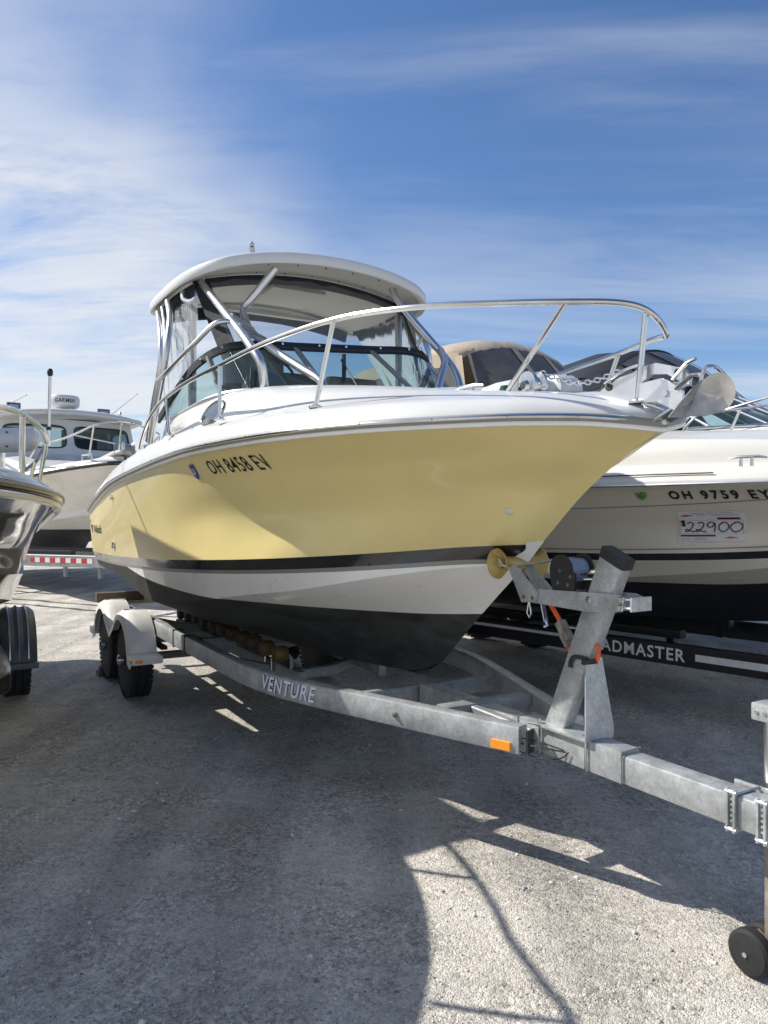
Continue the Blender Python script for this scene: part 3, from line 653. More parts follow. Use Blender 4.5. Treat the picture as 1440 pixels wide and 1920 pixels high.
    o_ = on(-2.035, 1.80); mk('registration_sticker', [o_(*p) for p in pts], [tuple(range(len(pts)))], 'blue', root, False)
    put_text('sticker_number', '23', 'silver', root, on(-2.02, 1.822, 0, .007), width=.042, height=.03, bold=.01)
    put_text('brand_lettering', 'Wellcraft', 'ink', root, on(-5.62, 1.40, .0), width=.50, height=.075, bold=.03, shear=.1)
    mk('brand_mark', [on(-5.80, 1.40)(*p) for p in ((.02, .0), (.06, 0), (.10, .075), (-.02, .075))], [(0, 1, 2, 3)], 'ink', root, False)
    put_text('model_lettering', 'Coastal', 'grey_gel', root, lambda u, v: dk(-2.60 + 0 * u, 2.1, .004) if False else (-2.93 + u, -1.052 + .35 * (v) + .018 * u - .010, 2.135 + v + .05 * u), width=.27, height=.05, bold=.01, shear=.35)
    # hull fittings
    for x, z in ((-5.98 + .12, 1.52), (-4.25, 1.725), (-4.56, 1.325), (-4.60, 1.30)):
        p = at(x, z, .0); b = B(); b.lathe(p, (0, -1, 0), [(0, .026), (.010, .026), (.014, .016), (.010, .008)], 14); b.done('through_hull', 'steel', root)
    p = at(-.36, 1.603, -.002); nv = Vector(at(-.36, 1.603, .02)) - Vector(p); b = B(); b.lathe(p, nv, [(0, .02), (.006, .02), (.010, .012)], 16); b.done('drain_plug', 'white_gel', root)
    # white worn stem pad and bow eye
    b = B(); st_ = [(-.42, 0, 1.385), (-.34, 0, 1.455), (-.27, 0, 1.52)]
    V = []; n = 9
    for sg in (-1, 0, 1):
        for k in range(n):
            z = 1.365 + .10 * k / (n - 1); sx_ = -.45 + (z - 1.345) * 1.07
            if sg == 0: V.append((sx_ + .004, 0, z))
            else: q = at(sx_ - .05 - .008 * math.sin(k), z, .005); V.append((q[0], q[1] if sg < 0 else -q[1], q[2]))
    mk('keel_guard', V, [(a * n + k, (a + 1) * n + k, (a + 1) * n + k + 1, a * n + k + 1) for a in range(2) for k in range(n - 1)], 'white_hull', root, True, 20)
    # ---- deck gear
    def cleat(c, ax, nm='cleat'):
        b = B(); a = Vector(ax).normalized(); c = Vector(c)
        b.tube([c - a * .10 + Vector((0, 0, .045)), c - a * .05 + Vector((0, 0, .052)), c + a * .05 + Vector((0, 0, .052)), c + a * .10 + Vector((0, 0, .045))], [.006, .010, .010, .006], 8)
        for s in (-.032, .032): b.tube([c + a * s, c + a * s + Vector((0, 0, .05))], [.014, .008], 8)
        b.done(nm, 'steel', root)
    cleat((-.46, -.33, 2.122), (1, .1, 0)); cleat((-3.42, -1.10, 2.045), (1, 0, 0)); cleat((-4.95, -1.06, 1.91), (1, 0, 0))
    # windlass
    wl = link(bpy.data.objects.new('windlass', None)); wl.parent = root
    b = B(); b.lathe((-.30, .02, 2.165), (.1, 1, 0), [(-.075, .03), (-.07, .062), (-.055, .066), (-.05, .045), (.0, .045), (.01, .070), (.11, .072), (.14, .06), (.15, .03)], 24); b.done('windlass_motor', 'white_gel', wl)
    b = B(); b.lathe((-.29, -.10, 2.17), (.05, 1, 0), [(-.035, .02), (-.03, .066), (-.012, .066), (0, .048), (.015, .048), (.03, .068), (.045, .062)], 20); b.lathe((-.29, -.15, 2.17), (0, 1, 0), [(0, .02), (.02, .03)], 12); b.done('gypsy', 'steel', wl)
    b = B(); b.lathe((-.50, -.10, 2.165), (.9, .45, .1), [(-.10, .02), (-.09, .045), (-.02, .055), (.06, .055), (.09, .04), (.10, .01)], 18); b.done('windlass_cover', 'white_gel', wl)
    b = B(); b.lathe((-.39, -.17, 2.135), (0, 0, 1), [(-.04, .03), (.02, .03), (.045, .022), (.05, .0)], 16); b.done('bow_light', 'greenglass', root)
    # chain from the windlass to the anchor
    b = B(); c0, c1 = Vector((-.27, -.06, 2.235)), Vector((.16, -.02, 2.175)); nlk = 17
    for k in range(nlk):
        t = (k + .5) / nlk; c = c0.lerp(c1, t) - Vector((0, 0, .05 * math.sin(math.pi * t))); d = (c1 - c0).normalized(); s = Vector((0, 1, 0)) if k % 2 else Vector((0, 0, 1))
        pth = [c + d * (.017 * math.cos(a)) + s * (.010 * math.sin(a)) for a in np.linspace(0, 2 * math.pi, 9)]
        b.tube(pth, .0035, 5, cap=False)
    b.done('anchor_chain', 'steel', root)
    # anchor roller / pulpit: two cheeks of cast alloy, bars, roller
    pl = link(bpy.data.objects.new('anchor_roller', None)); pl.parent = root
    for y in (-.065, .045):
        b = B(); b.prism([(.03, 2.055), (.03, 2.085), (.22, 2.095), (.405, 2.105), (.46, 2.075), (.50, 2.045), (.50, 1.995), (.475, 1.972), (.385, 2.018), (.2, 2.035)], y, y + .012); b.done('cheek_plate', 'alu', pl)
    b = B(); b.lathe((.445, -.05, 2.04), (0, 1, 0), [(0, .038), (.03, .022), (.05, .022), (.085, .038)], 18); b.done('roller', 'rubber', pl)
    b = B(); b.lathe((.425, -.075, 2.045), (0, 1, 0), [(0, .014), (.15, .014)], 8); b.done('bolt', 'steel', pl)
    b = B(); b.tube([(.475,-.07,2.055),(.56,-.09,2.09),(.60,-.10,2.085)], .008, 6); b.tube([(.45,-.06,2.09),(.49,-.03,2.15),(.53,-.03,2.16)], .008, 6); b.tube([(.52,.0,2.05),(.53,.02,2.13),(.56,.05,2.13),(.60,.06,2.08)], .007, 6, smoothn=3); b.done('guard_bar', 'steel', pl)
    b = B(); b.sweep([(.18, -.01, 2.03), (.30, -.01, 1.985), (.352, -.01, 1.95)], rr(.09, .014, .004, 1)); b.sweep([(.345, -.01, 1.945), (.45, -.01, 1.99)], rr(.10, .012, .004, 1)); b.done('stem_plate', 'steel', pl)
build_yellow()
M['galv_tan'] = mat('stained_steel', (.50, .47, .42), .42, metal=.6, noise=(16, .25), bump=(12, .3, .004))
def build_anchor():
    root = thing('anchor', 'silver anchor with round steel fluke lying on the bow roller of the yellow boat', 'anchor', YO)
    b = B(); b.prism([(.235, 2.155), (.28, 2.172), (.35, 2.175), (.475, 2.135), (.505, 2.10), (.50, 2.07), (.44, 2.10), (.40, 2.125), (.33, 2.135), (.26, 2.10), (.20, 2.085), (.09, 2.09), (.06, 2.105), (.16, 2.145)], -.03, -.014); b.done('shank', 'alu', root)
    b = B(); b.lathe((.45, -.034, 2.125), (0, 1, 0), [(0, .012), (.02, .012)], 10); b.lathe((.11, -.036, 2.115), (0, 1, 0), [(0, .016), (.02, .016)], 10); b.done('shank_bolt', 'dark', root)
    b = B(); b.tube([(.10, -.045, 2.13), (.2, -.05, 2.165), (.30, -.04, 2.18)], .006, 6, smoothn=4); b.done('shackle_bar', 'steel', root)
    # dished fluke: a rounded plate facing starboard-forward, folded along its left edge to a pointed toe
    hx = Vector((.81, .58, 0)); zz = Vector((0, 0, 1)); nn = Vector((.58, -.81, 0)); c = Vector((.605, -.01, 2.03))
    prof = [(.060 * math.cos(R(a)), .070 * math.sin(R(a))) for a in range(-80, 125, 12)] + [(-.050, .045), (-.068, .010), (-.085, -.040), (-.105, -.085), (-.04, -.085)]
    top_ = [c + hx * a + zz * b_ - nn * (.018 * (1 - (a * a + b_ * b_) / .006)) for a, b_ in prof]; ctr = c - nn * .018
    V = [ctr] + top_; k = len(V); F = [(0, i, i % (k - 1) + 1) for i in range(1, k)]
    th = [v - nn * .008 for v in V]
    F2 = F + [tuple(i + k for i in f[::-1]) for f in F] + [(i, i % (k - 1) + 1, i % (k - 1) + 1 + k, i + k) for i in range(1, k)]
    mk('fluke', V + th, F2, 'galv_tan', root, True, 40)
    p0 = [c + hx * a + zz * b_ for a, b_ in ((-.050, .045), (-.085, -.04), (-.105, -.085))]; p1 = [p0[0] - hx * .035 + nn * .05 - zz * .04, p0[1] - hx * .05 + nn * .03 - zz * .01, p0[2] - hx * .06 + nn * .01]
    V = p0 + p1; V = V + [v + Vector((0, 0, .005)) for v in V]
    mk('toe', V, [(0, 1, 4, 3), (1, 2, 5, 4), (6, 9, 10, 7), (7, 10, 11, 8), (0, 3, 9, 6), (2, 8, 11, 5), (3, 4, 10, 9), (4, 5, 11, 10)], 'galv_dull', root, False)
build_anchor()
# ================================================================== TRAILER UNDER THE YELLOW BOAT
YC = -.08      # trailer centre line in the boat's frame
def pair_tire(b_t, b_r, x, y0, y1, z, r, sg):
    """tyre and wheel as lathes about the y axis"""
    w = abs(y1 - y0); n = 40
    pr = [(0, r * .60), (0.0, r * .70), (w * .04, r * .86), (w * .10, r * .95), (w * .2, r * .99), (w * .33, r), (w * .345, r * .97), (w * .37, r * .97), (w * .385, r), (w * .5, r), (w * .615, r), (w * .63, r * .97), (w * .655, r * .97), (w * .67, r), (w * .8, r * .99), (w * .9, r * .95), (w * .96, r * .86), (w, r * .70), (w, r * .60)]
    b_t.lathe((x, y0, z), (0, 1 if y1 > y0 else -1, 0), pr, n)
    b_r.lathe((x, y0, z), (0, 1 if y1 > y0 else -1, 0), [(.028, .02), (.030, r * .18), (.018, r * .2), (.020, r * .26), (.05, r * .34), (.055, r * .48), (.015, r * .56), (.004, r * .62), (.03, r * .6), (w * .8, r * .6)], 32)
def tread(b, x, y0, y1, z, r, n=44):
    for i in range(n):
        a = 2 * math.pi * i / n
        for k, (u, wd) in enumerate(((.16, .24), (.84, .24))):
            aa = a + (.07 if k else 0); y = y0 + (y1 - y0) * u
            b.box((x + math.cos(aa) * (r * .985), y, z + math.sin(aa) * (r * .985)), (r * .04, abs(y1 - y0) * wd, r * .085), Matrix.Rotation(-aa, 3, 'Y'))
def build_trailer():
    root = thing('boat_trailer', 'galvanised tandem axle boat trailer with white fenders standing under the yellow boat', 'trailer', YO)
    # side rails, bent in to the tongue
    for sg, nm in ((-1, 'near'), (1, 'far')):
        f = lambda x, y: (x, YC + sg * y, .615)
        path = [f(-6.25, .73), f(-5, .73), f(-3.4, .73), f(-2.5, .73), f(-2.1, .725), f(-1.85, .70), f(-1.62, .655), f(-1.4, .59), f(-1.1, .485), f(-.6, .305), f(-.19, .155)]
        b = B(); b.sweep(path, rr(.075, .122, .010, 2)); rail = b.done('side_rail', 'galv', root)
        # open end of the tube
        if sg < 0:
            b = B(); b.box((-.150, YC - .150, .615), (.012, .052, .095), Matrix.Rotation(R(20), 3, 'Z')); b.done('tube_opening', 'dark', rail)
    b = B(); b.sweep([(-1.15, YC - .02, .605), (-.4, YC - .015, .605), (.4, YC - .01, .605), (1.30, YC - .005, .608)], rr(.10, .112, .010, 2)); b.done('tongue', 'galv', root)
    b = B(); b.box((-.02, YC - .015, .612), (.6, .104, .124), bev=.006); b.done('tongue_sleeve', 'galv', root)
    for x in (-.325, .285):
        b = B(); b.tube([(x, YC - .069, .552), (x, YC - .069, .674), (x, YC + .039, .676)], .0045, 5); b.done('weld_bead', 'galv_dull', root)
    b = B(); b.tube([(-.205, YC - .115, .68), (-.155, YC - .092, .678), (-.13, YC - .07, .676)], .005, 5); b.done('weld_bead', 'galv_dull', root)
    # coupler
    b = B(); b.box((1.40, YC, .60), (.25, .07, .08), bev=.015); b.lathe((1.56, YC, .545), (0, 0, 1), [(0, .045), (.06, .05), (.1, .03)], 16); b.done('coupler', 'galv', root)
    # cross members: flat one near the front, braces, V members under the hull, rear black ones
    b = B(); b.box((-.66, YC + .0, .645), (.085, .52, .05), bev=.004); b.done('crossmember', 'galv_dull', root)
    b = B(); b.sweep([(-.66, YC - .10, .62), (-.22, YC - .07, .60)], rr(.05, .09, .006, 1)); b.done('brace', 'galv_dull', root)
    b = B(); b.sweep([(-1.2, YC - .52, .60), (-1.2, YC + .52, .60)], rr(.05, .09, .006, 1)); b.done('crossmember', 'galv_dull', root)
    for x, m in ((-2.66, 'galv_dull'), (-3.75, 'galv_dull'), (-5.0, 'galv_dull')):
        b = B(); b.sweep(smooth([(x, YC - .70, .60), (x, YC - .45, .53), (x, YC - .15, .455), (x, YC, .45), (x, YC + .15, .455), (x, YC + .45, .53), (x, YC + .70, .60)], 4), rr(.075, .075, .008, 1)); b.done('crossmember', m, root)
    for x in (-3.35, -4.2, -6.1):
        b = B(); b.box((x, YC, .60 if x > -6 else .66), (.075, 1.42 if x > -6 else 1.75, .08), bev=.004); b.done('crossmember', 'galv_dull', root)
    b = B(); b.box((-5.6, YC - .78, .755), (.06, .46, .09), bev=.003); b.done('rear_light_bracket', 'wood', root)
    # roller bunks: beam with a row of rollers on swing arms
    for sg in (-1, 1):
        y = YC + sg * .30
        b = B(); b.sweep([(-2.2, y, .515), (-4.9, y + sg * .08, .545)], rr(.055, .085, .005, 1)); bk = b.done('bunk_beam', 'galv_dull', root)
        for k in range(11):
            x = -2.34 - k * .235
            b = B(); b.lathe((x, y - .045 + sg * .10, .665), (0, 1, 0), [(0, .045), (.02, .055), (.07, .055), (.09, .045)], 12); b.done('roller', 'rollerorange' if k < 2 else 'rollerdark', bk)
            b = B(); b.tube([(x, y + sg * .02, .55), (x + .03, y + sg * .03, .63), (x, y + sg * .06, .665)], .012, 6, smoothn=2); b.done('swing_arm', 'galv', bk)
    b = B()
    for x in (-2.60, -2.72): b.tube([(x, YC - .355, .45), (x, YC - .355, .59)], .006, 6)
    b.done('u_bolt', 'steel', root)
    # axles and wheels
    for xw in (-4.47, -5.35):
        b = B(); b.tube([(xw, YC - .88, .335), (xw, YC + .88, .335)], .035, 10); b.done('axle', 'galv_dull', root)
        b = B(); b.box((xw, -.78, .45), (.62, .05, .03)); b.box((xw, .62, .45), (.62, .05, .03)); b.done('leaf_spring', 'dark', root)
        for y0, y1 in ((-1.055, -.865), (.895, .705)):
            bt, bw = B(), B(); pair_tire(bt, bw, xw, y0, y1, .328, .328, 1); tread(bt, xw, y0, y1, .328, .328)
            w = link(bpy.data.objects.new('wheel', None)); w.parent = root
            bt.done('tyre', 'rubber', w, True, 30); bw.done('rim', 'galv_dull', w)
            sg = -1 if y0 < 0 else 1
            b = B(); b.lathe((xw, y0, .328), (0, sg, 0), [(-.03, .05), (.035, .045), (.05, .03)], 16)
            for a in range(5): b.lathe((xw + .055 * math.cos(a * 1.257), y0 - sg * .03, .328 + .055 * math.sin(a * 1.257)), (0, sg, 0), [(0, .009), (.018, .009)], 6)
            b.done('hub', 'steel', w)
    # fenders: two arches in one moulding per side
    def arch(xw, r=.405, zc=.335, a0=8, a1=172, n=14): return [(xw + r * math.cos(R(a)), zc + r * math.sin(R(a)) * 1.02) for a in np.linspace(a0, a1, n)]
    for sg, yi, yo in ((-1, -.862, -1.095), (1, .702, .935)):
        p = [(-4.04, .395)] + arch(-4.47)[0:11]
        p2 = [(2 * -4.91 - x, z) for x, z in p[::-1]]
        line = p + [(-4.875, .56), (-4.91, .535), (-4.945, .56)] + p2
        rings = []
        for i, (x, z) in enumerate(line):
            a = line[max(i - 1, 0)]; c = line[min(i + 1, len(line) - 1)]; t = Vector((c[0] - a[0], 0, c[1] - a[1])).normalized(); nn = Vector((t.z, 0, -t.x))
            if nn.z < 0 and i not in (): nn = -nn
            P = Vector((x, 0, z)); lip = .05
            q = [(yi, 0), (yi + (yo - yi) * .55, .012), (yi + (yo - yi) * .80, .006), (yi + (yo - yi) * .93, -.012), (yo, -.035), (yo, -.06 - lip * .3), (yo - (yo - yi) * .05, -.06), (yo - (yo - yi) * .12, -.02), (yi + (yo - yi) * .5, -.006), (yi, -.015)]
            rings.append([(P + nn * o + Vector((0, y, 0))) for y, o in q])
        b = B(); b.rings(rings); fd = b.done('fender', 'fender', root, True, 45)
        ym = (yi + yo) / 2
        for xx, s in ((-3.975, 1), (-5.845, -1)):
            b = B(); b.box((xx, ym, .405), (.17, abs(yo - yi) + .01, .062), bev=.012); b.done('step_pad', 'fender', fd)
        b = B(); b.box((-3.888, yo + (-sg) * .045 , .405), (.008, .055, .028), bev=.003); b.box((-3.93, yo + sg * .006, .405), (.06, .012, .028), bev=.003); b.done('marker_lamp', 'amber', fd)
        for xw in (-4.47, -5.35):
            b = B(); b.box((xw, yi + sg * .09, .758), (.02, .20, .006)); b.done('fender_seam', 'galv_dull', fd)
    # straps clamping the fender bracket to the rail
    for x in (-3.62, -3.30):
        b = B(); b.box((x, YC - .73, .615), (.012, .084, .135)); b.done('strap_clamp', 'dark', root)
    b = B(); b.lathe((-3.05, YC - .73, .676), (0, 0, 1), [(0, .02), (.015, .016)], 8); b.done('bolt_head', 'dark', root)
    # rusty bolt on the near rail, marker light, little wiring
    def rail_pt(x, z, off=.002):    # outer face of the near rail, front straight
        xs_ = [-2.1, -1.85, -1.62, -1.4, -1.1, -.6, -.19]; ys_ = [.725, .70, .655, .59, .485, .305, .155]
        y = float(pchip(xs_, ys_, x)); y2 = float(pchip(xs_, ys_, x + .01)); t = Vector((.01, -(y2 - y), 0)).normalized(); n_ = Vector((t.y, -t.x, 0)); n_ = n_ if n_.y < 0 else -n_
        return Vector((x, YC - y, z)) + n_ * (.0375 + off), n_
    p, n_ = rail_pt(-.83, .615, 0); b = B(); b.lathe(p, n_, [(0, .016), (.008, .014), (.009, .008), (.02, .008)], 10); b.done('rusty_bolt', 'rust', root)
    a, n_ = rail_pt(-.315, .585, 0); c, _ = rail_pt(-.225, .585, 0)
    b = B(); V = [a, c, c + n_ * .012, a + n_ * .012]; h_ = .018
    b.rings([[v + Vector((0, 0, -h_)) for v in V], [v + Vector((0, 0, h_)) for v in V]]); b.done('marker_lamp', 'amber', root)
    b = B(); b.tube([(-.20, -.25, .60), (-.12, -.24, .605), (.0, -.165, .600)], .004, 6, smoothn=3); b.tube([(-.20, -.24, .62), (-.10, -.22, .625), (-.02, -.155, .60)], .003, 5, smoothn=3); b.tube([(-.20, -.26, .57), (-.1, -.22, .555), (-.03, -.17, .565), (.01, -.16, .60)], .003, 5, smoothn=3); b.done('wiring', 'dark', root)
    def rt(u, v): # lettering runs along the curved rail
        x = -1.80 + u * .93 + v * .0; p, n_ = rail_pt(x, .578 + v, .0008); return tuple(p)
    def rt2(u, v): x = -1.80 + u * .93; p, n_ = rail_pt(x, .578 + v, .0018); return tuple(p)
    put_text('brand_lettering', 'VENTURE', 'blue', root, rt, width=.49, height=.086, bold=.06, shear=.28, spacing=1.12)
    put_text('brand_lettering', 'VENTURE', 'silver', root, rt2, width=.49, height=.086, bold=.022, shear=.28, spacing=1.12)
    # ---- winch post
    L0, L1 = Vector((-.115, YC - .02, .672)), Vector((.215, YC - .02, 1.41))
    b = B(); d = L1 - L0
    def rect(cx, z, w, dpt): return [(cx - w / 2, YC - .02 - dpt / 2, z), (cx + w / 2, YC - .02 - dpt / 2, z), (cx + w / 2, YC - .02 + dpt / 2, z), (cx - w / 2, YC - .02 + dpt / 2, z)]
    ring = []
    for t, in ((0,), (1,)):
        c = L0 + d * t; s = Vector((d.z, 0, -d.x)).normalized()
        pts = []
        for a, bb in rr(.118, .062, .012, 2): pts.append(c + Vector((1, 0, -.0)) * a * 1.0 + Vector((0, 1, 0)) * bb + (Vector((0, 0, -.45)) * a if t else Vector()))
        ring.append(pts)
    b.rings(ring); b.done('winch_post', 'galv', root)
    c = L1; b = B(); b.rings([[c + Vector((a * 1.06, bb * 1.1, -.45 * a * 1.06 + o * .9)) + Vector((o * .40, 0, 0)) for a, bb in rr(.118, .064, .013, 2)] for o in (-.012, .022, .030)]); b.done('post_cap', 'dark', root)
    b = B(); b.box((-.03, YC - .015, .674), (.30, .155, .012), bev=.003); b.done('base_plate', 'galv', root)
    # upright tapered brace with folded foot
    b = B(); b.rings([[(.118, YC - .095, .676), (.124, YC - .095, .676), (.124, YC + .062, .676), (.118, YC + .062, .676)], [(.118, YC - .095, .72), (.124, YC - .095, .72), (.124, YC + .062, .72), (.118, YC + .062, .72)], [(.085, YC - .062, 1.0), (.091, YC - .062, 1.0), (.091, YC + .03, 1.0), (.085, YC + .03, 1.0)]])
    b.done('upright_brace', 'galv', root)
    for x in (-.17, .105):
        b = B(); b.tube([(x, YC - .077, .70), (x, YC - .077, .545), (x, YC + .05, .545), (x, YC + .05, .70)], .006, 6); b.lathe((x, YC - .077, .68), (0, 0, 1), [(0, .013), (.014, .013)], 6); b.done('u_bolt', 'steel', root)
    # winch arm plates and clamp
    arm = [(-.31, 1.20), (-.19, 1.262), (.133, 1.275), (.27, 1.280), (.305, 1.27), (.305, 1.232), (.27, 1.212), (.104, 1.195), (-.10, 1.198)]
    for y in (YC - .072, YC + .022):
        b = B(); b.prism(arm, y, y + .008); b.done('winch_arm', 'galv', root)
        b = B(); b.prism([(-.375, 1.34), (-.335, 1.36), (-.18, 1.25), (-.19, 1.205), (-.285, 1.195)], y - .010, y - .002); b.done('roller_bracket', 'galv', root)
    b = B()
    for x, z in ((-.265, 1.222), (-.21, 1.222), (.12, 1.246), (.295, 1.262), (.29, 1.23)):
        b.lathe((x, YC - .072, z), (0, -1, 0), [(0, .015), (.006, .015), (.007, .009), (.014, .009)], 8)
    for z in (1.262, 1.23): b.tube([(.29, YC - .07, z), (.335, YC - .06, z)], .007, 6)
    bo = b.done('arm_bolt', 'steel', root)
    b = B(); b.box((.338, YC - .02, 1.247), (.010, .11, .055), bev=.003); b.done('clamp_plate', 'galv', root)
    # V bow roller
    b = B(); b.lathe((-.462, -.10, 1.358), (0, 1, 0), [(-.02, .012), (-.04, .040), (-.062, .064), (-.066, .070), (-.060, .072), (-.04, .058), (-.015, .038), (.01, .031), (.12, .031), (.145, .038), (.17, .058), (.19, .072), (.196, .070), (.192, .064), (.17, .040), (.15, .012)], 28)
    b.lathe((-.462, -.12, 1.358), (0, -1, 0), [(.0, .012), (.06, .012)], 8); b.done('bow_roller', 'roller', root)
    b = B(); b.lathe((-.462, -.150, 1.358), (0, -1, 0), [(-.02, .022), (.0, .022), (.002, .012), (.01, .012)], 10); b.tube([(-.462, -.15, 1.358), (-.355, YC - .075, 1.335)], .008, 6); b.done('roller_axle', 'steel', root)
    # winch
    wn = link(bpy.data.objects.new('winch', None)); wn.parent = root
    for y in (YC - .068, YC + .055):
        b = B(); P = [(-.10, 1.262), (.035, 1.272), (.035, 1.345), (.012, 1.355)] + [(-.050 + .068 * math.cos(R(a)), 1.352 + .068 * math.sin(R(a))) for a in range(10, 200, 15)]
        b.prism(P, y, y + .008); b.done('side_plate', 'dark', wn)
    b = B(); b.lathe((-.05, YC - .055, 1.352), (0, 1, 0), [(0, .05), (.105, .05)], 20); b.done('strap_coil', 'bluestrap', wn)
    b = B()
    for x, z in ((-.05, 1.352), (.015, 1.33), (.0, 1.295), (-.06, 1.30)): b.lathe((x, YC - .068, z), (0, -1, 0), [(0, .010), (.008, .009)], 8)
    b.done('bolt_head', 'steel', wn)
    b = B()
    for z, y in ((1.345, -.02), (1.325, .0), (1.303, .02), (1.355, .04)): b.tube([(.02, YC + y, z - .004), (.15, YC + y, z + .006)], .0065, 6)
    b.done('crank_shaft', 'steel', wn)
    b = B(); b.lathe((.08, YC + .02, 1.29), (1, 0, 0), [(-.05, .03), (.05, .03)], 12); b.done('gear_housing', 'dark', wn)
    b = B(); b.sweep([(-.06, YC, 1.405), (-.25, YC, 1.37), (-.41, YC, 1.345)], rr(.05, .004, .001, 1)); b.done('winch_strap', 'bluestrap', root)
    b = B(); b.tube([(-.25, YC - .07, 1.20), (-.262, YC - .07, 1.15), (-.245, YC - .07, 1.13), (-.235, YC - .07, 1.15), (-.245, YC - .07, 1.20)], .0035, 6); b.done('safety_clip', 'steel', root)
    b = B(); b.sweep([(-.19, YC - .045, 1.20), (-.16, YC - .05, 1.12)], rr(.022, .008, .002, 1)); b.tube([(-.165, YC - .05, 1.13), (-.15, YC - .05, 1.105), (-.17, YC - .05, 1.10)], .006, 6); b.done('safety_hook', 'steel', root)
    # reflecting stencil marks on post
    # ---- jack
    jk = link(bpy.data.objects.new('tongue_jack', None)); jk.parent = root; JX, JY = .78, YC + .125
    b = B(); b.tube([(JX, JY, .50), (JX, JY, .90)], .030, 18); b.done('outer_tube', 'alu', jk)
    b = B(); b.box((JX, JY, .915), (.105, .085, .06), bev=.008); b.done('gear_head', 'galv', jk)
    b = B()
    for dx in (-.03, 0, .03): b.lathe((JX + dx, JY - .0425, .915), (0, -1, 0), [(0, .008), (.005, .007)], 8)
    b.done('bolt_head', 'steel', jk)
    b = B(); b.tube([(JX, JY + .04, .92), (JX, JY + .13, .92), (JX + .02, JY + .13, .80)], .008, 8); b.done('crank_handle', 'steel', jk)
    b = B(); b.box((JX, JY, .29), (.036, .036, .44), bev=.003); b.done('inner_tube', 'rust', jk)
    b = B(); b.tube([(JX, JY, .46), (JX, JY, .53)], .034, 16); b.done('collar', 'rust', jk)
    b = B(); b.box((JX + .0, YC + .065, .60), (.20, .012, .14), bev=.003); b.lathe((JX, YC + .07, .61), (0, 1, 0), [(0, .045), (.03, .045)], 18); b.done('swivel_bracket', 'galv', jk)
    b = B(); b.box((JX - .02, JY, .115), (.10, .09, .012), Matrix.Rotation(R(28), 3, 'Y'), bev=.003); b.done('caster_plate', 'rust', jk)
    for y in (JY - .065, JY + .015):
        b = B(); b.lathe((JX - .055, y, .078), (0, 1, 0), [(0, .05), (.002, .068), (.012, .078), (.022, .079), (.036, .079), (.046, .078), (.052, .068), (.054, .05)], 28); w = b.done('caster_wheel', 'rubber', jk)
        b = B(); b.lathe((JX - .055, y - .004, .078), (0, 1, 0), [(0, .016), (.004, .05), (.055, .05), (.060, .016)], 20); b.done('caster_hub', 'dark', jk)
    b = B(); b.tube([(JX - .055, JY - .075, .078), (JX - .055, JY + .075, .078)], .009, 8); b.tube([(JX - .02, JY, .11), (JX - .055, JY, .078)], .018, 8); b.done('caster_axle', 'steel', jk)
    for x in (.758, .868):
        b = B()
        for dx in (-.012, .014): b.box((x + dx, YC - .068, .61), (.009, .012, .145), bev=.002)
        for z in (.672, .548): b.tube([(x - .018, YC - .068, z), (x + .022, YC - .068, z)], .0075, 6)
        for k in range(5): b.box((x + .002, YC - .064, .575 + k * .018), (.012, .006, .008))
        b.tube([(x + .016, YC - .068, .668), (x + .016, YC + .06, .668)], .006, 6); b.tube([(x + .016, YC - .068, .546), (x + .016, YC + .06, .546)], .006, 6)
        b.done('jack_clamp', 'galv', root)
build_trailer()
# ---- loose items round the trailer
def straps():
    o = thing('ratchet_strap', 'orange ratchet strap with metal buckle pulled tight below the bow roller behind the winch post', 'strap', YO)
    b = B(); b.sweep([(-.20, YC + .0, 1.205), (-.13, YC - .0, 1.13), (-.105, YC, 1.095)], rr(.012, .022, .003, 1)); b.done('webbing', 'orange', o)
    b = B(); b.sweep([(-.085, YC, 1.045), (-.035, YC, .985), (.04, YC + .0, .93)], rr(.016, .032, .003, 1)); b.done('webbing_tail', 'orange', o)
    b = B(); b.box((-.085, YC - .012, 1.088), (.036, .04, .095), Matrix.Rotation(R(-38), 3, 'Y'), bev=.006); b.box((-.07, YC - .01, 1.05), (.022, .05, .06), Matrix.Rotation(R(-38), 3, 'Y'), bev=.004); b.done('ratchet_buckle', 'rust', o)
    o = thing('cable_tie_loop', 'orange and black webbing loop knotted round the top of the upright post brace', 'strap', YO)
    b = B(); b.tube([(.095, YC - .02, .985), (.135, YC - .045, 1.0), (.150, YC - .05, 1.035), (.13, YC - .035, 1.058), (.10, YC - .01, 1.05)], .009, 8, smoothn=4); b.done('orange_loop', 'orange', o)
    b = B(); b.tube([(.10, YC - .06, 1.0), (.03, YC - .065, 1.0), (-.0, YC - .058, .975), (.0, YC - .06, .95)], .009, 8, smoothn=4); b.tube([(.14, YC - .05, 1.0), (.08, YC - .07, .985)], .011, 8); b.done('black_webbing', 'dark', o)
straps()
def blocks():
    for k, (x, y, sx, sy, r_, lab) in enumerate(((-5.05, -.93, .13, .20, 8, 'weathered wood chock wedged between the two trailer tyres of the yellow boat'),)):
        o = thing('wood_block', lab, 'wood block', YO)
        b = B(); b.box((-5.68 + .14, -.97, .022), (.10, .24, .045), Matrix.Rotation(R(r_), 3, 'Z'), bev=.004); b.done('plank', 'wood', o)
        b = B(); b.box((-5.69 + .14, -.96, .062), (.11, .22, .03), Matrix.Rotation(R(-4), 3, 'Z'), bev=.004); b.done('plank', 'wood', o)
blocks()
